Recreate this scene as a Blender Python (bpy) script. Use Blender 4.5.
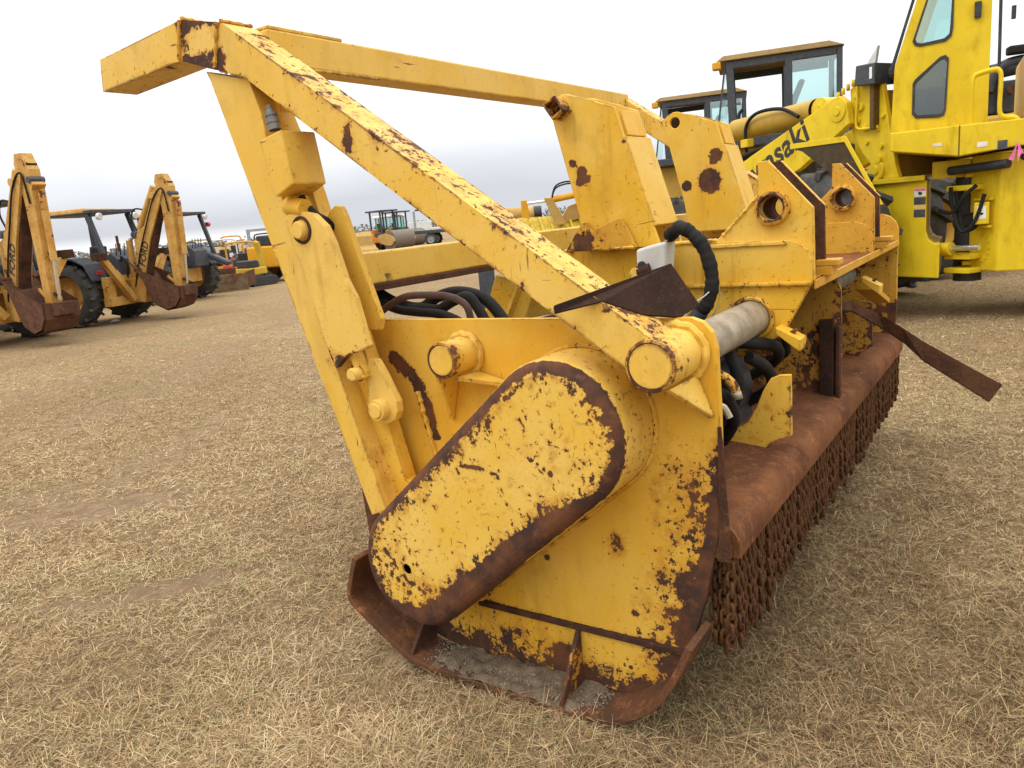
import bpy, bmesh, math, random
import numpy as np
from mathutils import Vector, Matrix, Euler
from mathutils import geometry as mgeo
R = math.radians
random.seed(7)
for o in list(bpy.data.objects): bpy.data.objects.remove(o)
S = bpy.context.scene
COL = S.collection

# ---------------------------------------------------------------- camera
CAM_H, ROLL, PITCH = 1.6, R(5.1), math.atan(166/768)
fw = Vector((0, math.cos(PITCH), -math.sin(PITCH)))
up0 = Vector((0, math.sin(PITCH), math.cos(PITCH))); rt0 = Vector((1, 0, 0))
rt = rt0*math.cos(ROLL) - up0*math.sin(ROLL); up = up0*math.cos(ROLL) + rt0*math.sin(ROLL)
cam = bpy.data.cameras.new('camera'); co = bpy.data.objects.new('camera', cam); COL.objects.link(co)
co.matrix_world = Matrix(((rt.x, up.x, -fw.x, 0), (rt.y, up.y, -fw.y, 0), (rt.z, up.z, -fw.z, CAM_H), (0, 0, 0, 1)))
cam.lens = 27; cam.sensor_width = 36; cam.clip_start = .05; cam.clip_end = 3000
S.camera = co

# ---------------------------------------------------------------- world: overcast daylight
SUN_EL, SUN_AZ = R(56), R(252)          # azimuth measured clockwise from +Y
w = bpy.data.worlds.new('World'); S.world = w; w.use_nodes = True
wn, wl = w.node_tree.nodes, w.node_tree.links
wn.clear()
def wnode(t, **k):
    n = wn.new(t)
    for a, b in k.items(): setattr(n, a, b)
    return n
def wmath(op, a, b=None, clamp=False):
    n = wnode('ShaderNodeMath', operation=op, use_clamp=clamp)
    for i, v in enumerate((a, b)):
        if v is None: continue
        if isinstance(v, (int, float)): n.inputs[i].default_value = v
        else: wl.new(v, n.inputs[i])
    return n.outputs[0]
out = wnode('ShaderNodeOutputWorld'); bg = wnode('ShaderNodeBackground'); bg.inputs[1].default_value = .1
sky = wnode('ShaderNodeTexSky', sky_type='NISHITA'); sky.sun_disc = False
sky.sun_elevation = SUN_EL; sky.sun_rotation = SUN_AZ
tc = wnode('ShaderNodeTexCoord'); sep = wnode('ShaderNodeSeparateXYZ'); wl.new(tc.outputs['Generated'], sep.inputs[0])
# cloud deck: bright overhead, greyer towards the horizon, with soft lumps
mp = wnode('ShaderNodeMapping'); mp.inputs['Scale'].default_value = (1.2, 1.2, 4.0); wl.new(tc.outputs['Generated'], mp.inputs[0])
cl = wnode('ShaderNodeTexNoise'); cl.inputs['Scale'].default_value = 2.2; cl.inputs['Detail'].default_value = 5; wl.new(mp.outputs[0], cl.inputs[0])
elev = wmath('ADD', sep.outputs[2], wmath('MULTIPLY', wmath('SUBTRACT', cl.outputs[0], .5), .075))
ramp = wnode('ShaderNodeValToRGB'); wl.new(elev, ramp.inputs[0])
cr = ramp.color_ramp
for i in range(4): cr.elements.new(.5)
for e, (p, c) in zip(cr.elements, [(0.0, (6.9, 7.15, 7.7, 1)), (.035, (6.7, 6.95, 7.5, 1)), (.060, (7.9, 8.15, 8.7, 1)), (.110, (11.3, 11.4, 11.6, 1)), (.32, (13.5, 13.5, 13.5, 1)), (.72, (27, 27, 27, 1))]):
    e.position = p; e.color = c
# bright break in the cloud low on the left side
band = wmath('MULTIPLY', wmath('SUBTRACT', 1, wmath('MULTIPLY', wmath('ABSOLUTE', wmath('SUBTRACT', sep.outputs[2], .006)), 75), True),
             wmath('MULTIPLY', wmath('SUBTRACT', -.22, sep.outputs[0]), 14, True), True)
m1 = wnode('ShaderNodeMixRGB'); wl.new(band, m1.inputs[0]); wl.new(ramp.outputs[0], m1.inputs[1]); m1.inputs[2].default_value = (11, 11, 11, 1)
m2 = wnode('ShaderNodeMixRGB'); m2.inputs[0].default_value = .9
wl.new(sky.outputs[0], m2.inputs[1]); wl.new(m1.outputs[0], m2.inputs[2])
wl.new(m2.outputs[0], bg.inputs[0]); wl.new(bg.outputs[0], out.inputs[0])

sun = bpy.data.lights.new('sun', 'SUN'); so = bpy.data.objects.new('sun', sun); COL.objects.link(so)
sun.energy = .75; sun.angle = R(16); sun.color = (1, .96, .9)
sd = Vector((math.sin(SUN_AZ)*math.cos(SUN_EL), math.cos(SUN_AZ)*math.cos(SUN_EL), math.sin(SUN_EL)))
so.rotation_euler = (-sd).to_track_quat('-Z', 'Y').to_euler(); so.location = sd*50

S.view_settings.view_transform = 'Standard'; S.view_settings.look = 'None'
S.view_settings.exposure = 0.10; S.view_settings.gamma = 1; S.view_settings.use_curve_mapping = False
try: S.cycles.use_denoising = True
except Exception: pass
S.cycles.max_bounces = 6; S.cycles.transparent_max_bounces = 12

# ---------------------------------------------------------------- materials
class N:
    def __init__(s, name):
        s.m = bpy.data.materials.new(name); s.m.use_nodes = True
        s.n, s.l = s.m.node_tree.nodes, s.m.node_tree.links; s.n.clear()
        s.out = s.n.new('ShaderNodeOutputMaterial'); s.b = s.n.new('ShaderNodeBsdfPrincipled'); s.l.new(s.b.outputs[0], s.out.inputs[0])
        s.tc = s.n.new('ShaderNodeTexCoord').outputs['Object']
    def set(s, sock, v):
        if hasattr(v, 'is_linked'): s.l.new(v, sock)
        elif isinstance(v, tuple) and sock.type == 'RGBA' and len(v) == 3: sock.default_value = (*v, 1)
        else: sock.default_value = v
    def noise(s, scale, detail=4, rough=.55, stretch=None, dist=0):
        t = s.n.new('ShaderNodeTexNoise'); t.inputs['Scale'].default_value = scale; t.inputs['Detail'].default_value = detail
        t.inputs['Roughness'].default_value = rough; t.inputs['Distortion'].default_value = dist
        v = s.tc
        if stretch:
            m = s.n.new('ShaderNodeMapping'); m.inputs['Scale'].default_value = stretch; s.l.new(v, m.inputs[0]); v = m.outputs[0]
        s.l.new(v, t.inputs[0]); return t.outputs[0]
    def math(s, op, a, b=0.0, c=None, clamp=False):
        t = s.n.new('ShaderNodeMath'); t.operation = op; t.use_clamp = clamp
        s.set(t.inputs[0], a); s.set(t.inputs[1], b)
        if c is not None: s.set(t.inputs[2], c)
        return t.outputs[0]
    def step(s, v, lo, hi):
        t = s.n.new('ShaderNodeMapRange'); t.interpolation_type = 'SMOOTHSTEP'
        s.set(t.inputs[0], v); t.inputs[1].default_value = lo; t.inputs[2].default_value = hi; return t.outputs[0]
    def mix(s, f, a, b):
        t = s.n.new('ShaderNodeMixRGB'); s.set(t.inputs[0], f); s.set(t.inputs[1], a); s.set(t.inputs[2], b); return t.outputs[0]
    def mul(s, f, a, b):
        t = s.n.new('ShaderNodeMixRGB'); t.blend_type = 'MULTIPLY'; s.set(t.inputs[0], f); s.set(t.inputs[1], a); s.set(t.inputs[2], b); return t.outputs[0]
    def attr(s, name, fac=True):
        t = s.n.new('ShaderNodeAttribute'); t.attribute_name = name; return t.outputs['Fac' if fac else 'Color']
    def fin(s, col, rough=.6, metal=0.0, bump=None, bs=.3, bd=.002, spec=.35):
        s.set(s.b.inputs['Base Color'], col); s.set(s.b.inputs['Roughness'], rough); s.set(s.b.inputs['Metallic'], metal)
        s.b.inputs['Specular IOR Level'].default_value = spec
        if bump is not None:
            t = s.n.new('ShaderNodeBump'); t.inputs['Strength'].default_value = bs; t.inputs['Distance'].default_value = bd
            s.l.new(bump, t.inputs['Height']); s.l.new(t.outputs[0], s.b.inputs['Normal'])
        return s.m

RUST_D, RUST_L = (.050, .026, .020), (.135, .052, .022)
def rust_color(k):
    a = k.mix(k.step(k.noise(6, 6, .7), .38, .66), RUST_D, RUST_L)
    return k.mix(k.math('MULTIPLY', k.step(k.noise(28, 5, .7), .52, .72), .5), a, (.2, .085, .035))

def paint(name, c1, c2, thr=.62, spots=.60, edges=.5, edge_r=.012, streak=.35, big=9.0, orange=(.42, .16, .02), rough=.5):
    k = N(name)
    wear = k.attr('wear')
    n1, n2, n3 = k.noise(3.1, 6, .6), k.noise(big, 9, .68), k.noise(52, 5, .6)
    wv = wear
    if edges > 0:
        bv = k.n.new('ShaderNodeBevel'); bv.samples = 4; bv.inputs[0].default_value = edge_r
        g = k.n.new('ShaderNodeNewGeometry'); d = k.n.new('ShaderNodeVectorMath'); d.operation = 'DOT_PRODUCT'
        k.l.new(bv.outputs[0], d.inputs[0]); k.l.new(g.outputs['Normal'], d.inputs[1])
        e = k.step(k.math('SUBTRACT', 1, d.outputs['Value']), .01, .22)
        e = k.math('MULTIPLY', e, k.math('MULTIPLY', k.step(k.noise(4.5, 5, .65), .35, .65), edges))
        wv = k.math('ADD', wear, e)
    v1 = k.math('ADD', k.math('MULTIPLY', k.math('SUBTRACT', n2, .5), 2.4), wv)
    v2 = k.math('ADD', k.math('MULTIPLY', k.math('SUBTRACT', n3, .5), 3.0), k.math('MULTIPLY', wv, .55))
    v2 = k.math('ADD', v2, k.math('MULTIPLY', k.math('SUBTRACT', k.noise(2.3, 3), .5), .7))
    n5 = k.noise(31, 7, .68)
    v3 = k.math('ADD', k.math('MULTIPLY', k.math('SUBTRACT', n5, .5), 3.6), k.math('MULTIPLY', wv, 1.05))
    mask = k.math('MAXIMUM', k.math('MAXIMUM', k.step(v1, thr, thr+.035), k.step(v2, spots, spots+.07)), k.step(v3, spots+.12, spots+.18))
    if edges > 0:
        sc1 = k.noise(9, 3, .5, (1, 7.5, .8), .4); sc2 = k.noise(8, 3, .5, (1, .7, 8.5), .5)
        zone = k.step(k.noise(3.3, 4, .6), .47, .60)
        scr = k.math('MULTIPLY', k.math('MAXIMUM', k.step(sc1, .685, .715), k.step(sc2, .70, .73)), zone)
        mask = k.math('MAXIMUM', mask, k.math('MULTIPLY', scr, .85))
    bleed = k.math('MAXIMUM', k.step(v1, thr-.34, thr+.03), k.step(v2, spots-.30, spots+.05))
    col = k.mix(k.step(n1, .36, .64), c1, c2)
    col = k.mix(k.math('MULTIPLY', k.step(k.noise(7, 5, .6), .55, .7), .35), col, (c1[0]*.72, c1[1]*.62, c1[2]*.45))
    gr = k.step(k.noise(5.5, 7, .65, (1, 1, .35)), .50, .74)
    col = k.mul(k.math('MULTIPLY', gr, streak), col, (.62, .55, .42))
    fine = k.step(k.noise(170, 2), .3, .75)
    col = k.mul(.22, col, k.mix(fine, (.68, .66, .60), (1, 1, 1)))
    if edges > 0:
        run = k.math('MULTIPLY', k.step(k.noise(7, 5, .6, (2.6, 2.6, .22)), .54, .70), k.step(k.noise(1.9, 4, .6), .44, .60))
        col = k.mix(k.math('MULTIPLY', run, .38), col, (.40, .185, .03))
    col = k.mix(k.math('MULTIPLY', bleed, .55), col, orange)
    col = k.mix(mask, col, rust_color(k))
    h = k.math('ADD', k.math('MULTIPLY', mask, -.8), k.math('MULTIPLY', n3, .35))
    h = k.math('ADD', h, k.math('MULTIPLY', k.noise(14, 3), .9))
    return k.fin(col, k.math('ADD', k.math('MULTIPLY', mask, .32), k.math('ADD', rough, k.math('MULTIPLY', gr, .12))), bump=h, bs=.35, bd=.0025, spec=.2)

def rusty(name, a, b, c, rough=.85, sc=5.0, edge_c=None):
    k = N(name)
    col = k.mix(k.step(k.noise(sc, 7, .68), .36, .64), a, b)
    col = k.mix(k.math('MULTIPLY', k.step(k.noise(sc*5, 6, .7), .5, .7), .55), col, c)
    col = k.mul(.45, col, k.mix(k.step(k.noise(120, 3), .3, .7), (.45, .40, .38), (1, 1, 1)))
    col = k.mix(k.math('MULTIPLY', k.step(k.noise(2.2, 8, .72), .54, .64), .55), col, tuple(x*.35 for x in a))
    col = k.mix(k.math('MULTIPLY', k.step(k.noise(16, 9, .75), .60, .66), .5), col, tuple(min(1, x*1.35) for x in c))
    h = k.math('ADD', k.noise(90, 4), k.math('MULTIPLY', k.noise(12, 3), 1.2))
    return k.fin(col, rough, bump=h, bs=.7, bd=.003, spec=.10)

def plain(name, c, rough=.6, metal=0.0, var=.25, sc=14.0, bump=.2, spec=.35):
    k = N(name)
    n = k.noise(sc, 6, .65)
    col = k.mix(k.step(n, .32, .68), tuple(x*(1-var) for x in c), tuple(min(1, x*(1+var*.6)) for x in c))
    dirt = k.step(k.noise(3.5, 6, .65), .5, .75)
    col = k.mix(k.math('MULTIPLY', dirt, .25), col, (.16, .115, .07) if max(c) > .03 else (.04, .03, .02))
    return k.fin(col, k.math('ADD', rough-.06, k.math('MULTIPLY', n, .14)), metal, bump=k.noise(sc*5, 4), bs=bump, bd=.002, spec=spec)

def glass(name, tint=(.72, .9, .88), f=.22):
    k = N(name)
    tr = k.n.new('ShaderNodeBsdfTransparent'); tr.inputs[0].default_value = (*tint, 1)
    gl = k.n.new('ShaderNodeBsdfGlossy'); gl.inputs[0].default_value = (.9, .95, .95, 1); gl.inputs[1].default_value = .06
    mx = k.n.new('ShaderNodeMixShader'); mx.inputs[0].default_value = f
    k.l.new(tr.outputs[0], mx.inputs[1]); k.l.new(gl.outputs[0], mx.inputs[2]); k.l.new(mx.outputs[0], k.out.inputs[0])
    return k.m

YP = paint('worn_yellow_paint', (.70, .422, .062), (.68, .370, .030))
YB = paint('worn_yellow_paint_beam', (.72, .465, .105), (.70, .425, .062), thr=.64, spots=.62, edges=.95, edge_r=.016)
YC = paint('cover_paint', (.72, .470, .105), (.69, .425, .060), thr=.58, spots=.48, edges=.3, big=11)
YH = paint('hitch_paint', (.71, .46, .085), (.68, .385, .030), thr=.66, spots=.60, edges=.8)
YL = paint('loader_paint', (.72, .525, .020), (.66, .465, .016), thr=1.1, spots=.95, edges=0, streak=.65, rough=.45)
YO = paint('old_tractor_paint', (.58, .35, .10), (.50, .27, .06), thr=.30, spots=.40, edges=0, big=4.0, streak=.7)
YD = paint('dull_yellow_paint', (.48, .31, .10), (.42, .26, .07), thr=.55, spots=.6, edges=0, big=5.0)
OR_ = paint('orange_machine_paint', (.55, .16, .02), (.60, .22, .03), thr=.8, spots=.8, edges=0)
OY = paint('orange_yellow_paint', (.65, .33, .02), (.62, .30, .02), thr=.9, spots=.9, edges=0)
RUST = rusty('dark_rust', (.055, .030, .022), (.10, .045, .026), (.16, .065, .028))
RUSTD = rusty('brown_black_rust', (.030, .018, .014), (.050, .026, .018), (.07, .034, .02))
RUSTO = rusty('orange_rust', (.22, .075, .022), (.14, .055, .026), (.33, .13, .045))
RHOOD = rusty('hood_rust', (.115, .046, .022), (.20, .080, .032), (.28, .125, .05), sc=3.6)
RCHAIN = rusty('chain_rust', (.085, .040, .019), (.155, .070, .028), (.04, .022, .015), sc=9)
BUCKET = rusty('bucket_rust', (.135, .066, .040), (.095, .046, .030), (.21, .115, .07), sc=2.6)
BLADE = rusty('blade_earth', (.22, .16, .10), (.13, .07, .04), (.34, .26, .17), sc=2.4)
STEEL = plain('pipe_steel', (.36, .31, .23), .45, .35, .35, 9)
CHROME = plain('chrome_rod', (.75, .75, .74), .22, .9, .1)
RUBBER = plain('black_rubber', (.014, .013, .012), .7, 0, .3, 20, spec=.2)
TYRE = plain('tyre_rubber', (.060, .057, .052), .85, 0, .4, 6)
BLACK = plain('black_paint', (.030, .031, .034), .5)
CHAR = plain('charcoal_paint', (.05, .055, .065), .5)
GREY = plain('grey_paint', (.30, .32, .33), .5)
LGREY = plain('pale_grey_sheet', (.62, .61, .58), .55, 0, .12, 8)
WHITE = plain('white_paint', (.78, .78, .76), .5, 0, .08)
RED = plain('red_plastic', (.5, .03, .03), .4)
REDO = plain('red_orange_paint', (.65, .07, .025), .45)
GREEN = plain('green_paint', (.05, .30, .12), .5)
PINK = plain('pink_ribbon', (.75, .16, .36), .6)
LEMON = plain('lemon_paint', (.72, .55, .02), .45, 0, .12)
WOOD = plain('weathered_wood', (.28, .20, .12), .8)
GLASS = glass('cab_glass')
GLASSD = glass('dark_cab_glass', (.30, .36, .31), .16)
GLASSW = glass('clear_glass', (.88, .95, .95), .10)
LENS = plain('lamp_lens', (.8, .55, .2), .25)
TEXTM = plain('letter_black', (.035, .033, .03), .6, 0, .3)
STICK = plain('sticker_white', (.72, .72, .70), .5, 0, .1)
STICKD = plain('sticker_dark', (.06, .065, .075), .5)

# ---------------------------------------------------------------- mesh tools
def link(o, parent=None):
    COL.objects.link(o)
    if parent is not None: o.parent = parent
    return o
def tag(o, label=None, cat=None, group=None, kind=None):
    if label: o['label'] = label
    if cat: o['category'] = cat
    if group: o['group'] = group
    if kind: o['kind'] = kind
    return o
def empty(name, loc=(0, 0, 0), rz=0.0, scale=1.0):
    o = bpy.data.objects.new(name, None); o.location = loc; o.rotation_euler = (0, 0, rz); o.scale = (scale,)*3
    o.empty_display_size = .2
    return link(o)
def copy_tree(o, parent=None):
    c = o.copy(); COL.objects.link(c)
    if parent is not None: c.parent = parent
    for ch in [x for x in KIDS.get(o.name, [])]: KIDS.setdefault(c.name, []).append(copy_tree(ch, c))
    return c
KIDS = {}

class MB:
    """collects shapes; build() links them as one mesh object"""
    def __init__(s): s.v, s.f, s.w, s.sm = [], [], [], []
    def add(s, vs, fs, wear=None, smooth=False):
        b = len(s.v); s.v += [tuple(map(float, v)) for v in vs]
        s.f += [tuple(b+i for i in f) for f in fs]; s.sm += [smooth]*len(fs)
        s.w += ([wear]*len(vs) if not callable(wear) else [wear(*v) for v in vs]) if wear is not None else [0.0]*len(vs)
        return s
    def box(s, lo, hi, wear=None):
        x0, y0, z0 = lo; x1, y1, z1 = hi
        if x0 > x1: x0, x1 = x1, x0
        if y0 > y1: y0, y1 = y1, y0
        if z0 > z1: z0, z1 = z1, z0
        v = [(x0, y0, z0), (x1, y0, z0), (x1, y1, z0), (x0, y1, z0), (x0, y0, z1), (x1, y0, z1), (x1, y1, z1), (x0, y1, z1)]
        return s.add(v, [(3, 2, 1, 0), (4, 5, 6, 7), (0, 1, 5, 4), (1, 2, 6, 5), (2, 3, 7, 6), (3, 0, 4, 7)], wear)
    def bar(s, a, b, wd, ht, upv=(0, 0, 1), wear=None, w2=None, h2=None):
        """box beam from a to b, wd wide (sideways) and ht deep (along up)"""
        a, b = Vector(a), Vector(b); d = (b-a).normalized(); u = Vector(upv); sd_ = d.cross(u).normalized(); u = sd_.cross(d)
        w2 = wd if w2 is None else w2; h2 = ht if h2 is None else h2
        v = [a+sd_*(i*wd/2)+u*(j*ht/2) for i, j in ((-1, -1), (1, -1), (1, 1), (-1, 1))] + [b+sd_*(i*w2/2)+u*(j*h2/2) for i, j in ((-1, -1), (1, -1), (1, 1), (-1, 1))]
        return s.add(v, [(0, 1, 2, 3), (7, 6, 5, 4), (4, 5, 1, 0), (5, 6, 2, 1), (6, 7, 3, 2), (7, 4, 0, 3)], wear)
    def tube(s, pts, r, seg=12, cap=True, wear=None, closed=False):
        pts = [Vector(p) for p in pts]; n = len(pts)
        rs = list(r) if hasattr(r, '__len__') else [r]*n
        vs, prev = [], None
        for i, p in enumerate(pts):
            d = ((pts[(i+1) % n]-pts[i-1]) if closed else (pts[min(i+1, n-1)]-pts[max(i-1, 0)])).normalized()
            if prev is None:
                u = d.orthogonal().normalized()
            else:
                u = (prev-d*prev.dot(d)).normalized()
            prev = u; q = d.cross(u)
            vs += [p+(u*math.cos(2*math.pi*k/seg)+q*math.sin(2*math.pi*k/seg))*rs[i] for k in range(seg)]
        fs = []
        for i in range(n if closed else n-1):
            j = (i+1) % n
            fs += [(i*seg+k, i*seg+(k+1) % seg, j*seg+(k+1) % seg, j*seg+k) for k in range(seg)]
        s.add(vs, fs, wear, True)
        if cap and not closed:
            b = len(s.v)-len(vs)
            s.f.append(tuple(b+k for k in reversed(range(seg)))); s.f.append(tuple(b+(n-1)*seg+k for k in range(seg))); s.sm += [False, False]
        return s
    def cyl(s, a, b, r, seg=24, r2=None, wear=None): return s.tube([a, b], [r, r if r2 is None else r2], seg, True, wear)
    def lathe(s, prof, axis_o, axis_d, seg=36, wear=None, smooth=True):
        """prof: list of (distance along axis, radius)"""
        o, d = Vector(axis_o), Vector(axis_d).normalized(); u = d.orthogonal().normalized(); q = d.cross(u); vs = []
        for a, r in prof: vs += [o+d*a+(u*math.cos(2*math.pi*k/seg)+q*math.sin(2*math.pi*k/seg))*r for k in range(seg)]
        fs = [(i*seg+k, i*seg+(k+1) % seg, (i+1)*seg+(k+1) % seg, (i+1)*seg+k) for i in range(len(prof)-1) for k in range(seg)]
        return s.add(vs, fs, wear, smooth)
    def prism(s, poly, a0, a1, axis=0, wear=None):
        """polygon in the two other axes, extruded along axis from a0 to a1 (plain, undivided)"""
        n = len(poly)
        def P(a, p):
            return ((a, p[0], p[1]), (p[0], a, p[1]), (p[0], p[1], a))[axis]
        vs = [P(a0, p) for p in poly]+[P(a1, p) for p in poly]
        fs = [tuple(range(n)), tuple(reversed(range(n, 2*n)))]+[(i, n+i, n+(i+1) % n, (i+1) % n) for i in range(n)]
        return s.add(vs, fs, wear)
    def sheet(s, path, x0, x1, t, nx=2, wear=None):
        """strip: a YZ path with thickness t, drawn along X"""
        pts = [Vector((0, p[0], p[1])) for p in path]; nrm = []
        for i in range(len(pts)):
            d = (pts[min(i+1, len(pts)-1)]-pts[max(i-1, 0)]).normalized(); nrm.append(Vector((0, -d.z, d.y)))
        loop = [p for p in pts]+[p-n_*t for p, n_ in reversed(list(zip(pts, nrm)))]
        m = len(loop); vs = []
        for i in range(nx):
            x = x0+(x1-x0)*i/(nx-1); vs += [(x, p.y, p.z) for p in loop]
        fs = [(i*m+k, i*m+(k+1) % m, (i+1)*m+(k+1) % m, (i+1)*m+k) for i in range(nx-1) for k in range(m)]
        h = len(pts)
        for e in (0, (nx-1)*m):
            for k in range(h-1): fs.append((e+k, e+k+1, e+m-2-k, e+m-1-k))
        return s.add(vs, fs, wear, False)
    def plate(s, poly, x0, x1, res=.03, holes=(), wear=None, axis=0):
        """polygon plate in the YZ plane (axis 0), finely divided so that wear can vary over it; round holes (y, z, r)"""
        def rs(lp):
            o = []
            for i, p in enumerate(lp):
                q = lp[(i+1) % len(lp)]; L = math.hypot(q[0]-p[0], q[1]-p[1]); n = max(1, int(L/res+.5))
                o += [(p[0]+(q[0]-p[0])*k/n, p[1]+(q[1]-p[1])*k/n) for k in range(n)]
            return o
        outer = rs(poly); loops = [outer]
        for h_ in holes: loops.append([(h_[0]+h_[2]*math.cos(2*math.pi*k/24), h_[1]+h_[2]*math.sin(2*math.pi*k/24)) for k in range(24)] if isinstance(h_, tuple) else rs(h_))
        vin, edges = [], []
        for lp in loops:
            b = len(vin); vin += lp; edges += [(b+i, b+(i+1) % len(lp)) for i in range(len(lp))]
        nb = len(vin)
        A = np.array(outer)
        def inpoly(P, A):
            c = np.zeros(len(P), bool); j = len(A)-1
            for i in range(len(A)):
                yi, zi, yj, zj = A[i, 0], A[i, 1], A[j, 0], A[j, 1]
                if zi != zj:
                    hit = ((zi > P[:, 1]) != (zj > P[:, 1])) & (P[:, 0] < (yj-yi)*(P[:, 1]-zi)/(zj-zi)+yi); c ^= hit
                j = i
            return c
        def inside(P):
            c = inpoly(P, A)
            for lp in loops[1:]: c &= ~inpoly(P, np.array(lp))
            return c
        gy = np.arange(A[:, 0].min()+res*.5, A[:, 0].max(), res); gz = np.arange(A[:, 1].min()+res*.5, A[:, 1].max(), res*.87)
        G = np.array([(y+(res/2 if k % 2 else 0), z) for k, z in enumerate(gz) for y in gy])
        if len(G):
            G = G[inside(G)]
            B = np.array(vin)
            keep = np.array([np.min((B[:, 0]-p[0])**2+(B[:, 1]-p[1])**2) > (res*.45)**2 for p in G]) if len(G) else []
            G = G[keep] if len(G) else G
            vin += [tuple(p) for p in G]
        cv, ce, cf, ov, oe, of = mgeo.delaunay_2d_cdt([Vector(p) for p in vin], edges, [], 0, 1e-6)
        cen = np.array([[sum(cv[i][0] for i in f)/3, sum(cv[i][1] for i in f)/3] for f in cf])
        ok = inside(cen); tri = [f for f, k in zip(cf, ok) if k]
        o2n = {}
        for n_, lst in enumerate(ov):
            for o_ in lst: o2n[o_] = n_
        def P(a, p): return ((a, p[0], p[1]), (p[0], a, p[1]), (p[0], p[1], a))[axis]
        n = len(cv); vs = [P(x0, p) for p in cv]+[P(x1, p) for p in cv]
        fs = [tuple(reversed(f)) for f in tri]+[tuple(n+i for i in f) for f in tri]
        for lp_s in np.cumsum([0]+[len(l) for l in loops[:-1]]):
            L = len(loops[[int(x) for x in np.cumsum([0]+[len(l) for l in loops[:-1]])].index(int(lp_s))])
            for i in range(L):
                a, b = o2n[int(lp_s)+i], o2n[int(lp_s)+(i+1) % L]; fs.append((a, b, n+b, n+a))
        return s.add(vs, fs, wear)
    def build(s, name, mat, parent=None, bevel=0.0, smooth=None, seg=2):
        me = bpy.data.meshes.new(name); me.from_pydata(s.v, [], s.f); me.validate(clean_customdata=False)
        if any(x != 0 for x in s.w) and len(me.vertices) == len(s.w):
            a = me.attributes.new('wear', 'FLOAT', 'POINT'); a.data.foreach_set('value', np.array(s.w, 'f'))
        if len(me.polygons) == len(s.sm):
            me.polygons.foreach_set('use_smooth', np.array(s.sm if smooth is None else [smooth]*len(s.sm), bool))
        bm = bmesh.new(); bm.from_mesh(me); bmesh.ops.recalc_face_normals(bm, faces=bm.faces)
        for e_ in bm.edges:
            if len(e_.link_faces) == 2 and e_.calc_face_angle(0) > R(38): e_.smooth = False
        bm.to_mesh(me); bm.free()
        me.materials.append(mat)
        o = link(bpy.data.objects.new(name, me), parent)
        if parent is not None: KIDS.setdefault(parent.name, []).append(o)
        if bevel:
            m = o.modifiers.new('bevel', 'BEVEL'); m.width = bevel; m.segments = seg; m.limit_method = 'ANGLE'; m.angle_limit = R(38)
        return o

def spline(pts, n=8):
    pts = [Vector(p) for p in pts]; o = []
    for i in range(len(pts)-1):
        p0, p1, p2, p3 = pts[max(i-1, 0)], pts[i], pts[i+1], pts[min(i+2, len(pts)-1)]
        for k in range(n):
            t = k/n
            o.append(.5*((2*p1)+(p2-p0)*t+(2*p0-5*p1+4*p2-p3)*t*t+(3*p1-p0-3*p2+p3)*t**3))
    return o+[pts[-1]]

def text_mesh(name, body, size, mat, parent, mw, extrude=.002, offset=0.0, shear=0.0, space=1.0):
    cu = bpy.data.curves.new(name, 'FONT'); cu.body = body; cu.size = size; cu.extrude = extrude; cu.offset = offset; cu.shear = shear; cu.space_character = space
    t = bpy.data.objects.new(name, cu); COL.objects.link(t)
    me = bpy.data.meshes.new_from_object(t.evaluated_get(bpy.context.evaluated_depsgraph_get()))
    bpy.data.objects.remove(t); me.name = name; me.materials.clear(); me.materials.append(mat); me.transform(mw)
    o = link(bpy.data.objects.new(name, me), parent)
    if parent is not None: KIDS.setdefault(parent.name, []).append(o)
    return o

# ---------------------------------------------------------------- ground
def hash_noise(x, y, seed):
    """cheap smooth value noise (numpy)"""
    xi, yi = np.floor(x).astype(np.int64), np.floor(y).astype(np.int64); fx, fy = x-xi, y-yi
    fx, fy = fx*fx*(3-2*fx), fy*fy*(3-2*fy)
    def h(a, b):
        n = (a*374761393+b*668265263+seed*982451653) & 0x7fffffff
        n = ((n ^ (n >> 13))*1274126177) & 0x7fffffff
        return (n & 0xffff)/65535.0
    return (h(xi, yi)*(1-fx)+h(xi+1, yi)*fx)*(1-fy)+(h(xi, yi+1)*(1-fx)+h(xi+1, yi+1)*fx)*fy
MO = Vector((0.239, 2.296, 0)); MROT = R(55.1596)
mX, mY = Vector((math.cos(MROT), math.sin(MROT), 0)), Vector((-math.sin(MROT), math.cos(MROT), 0))

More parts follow.
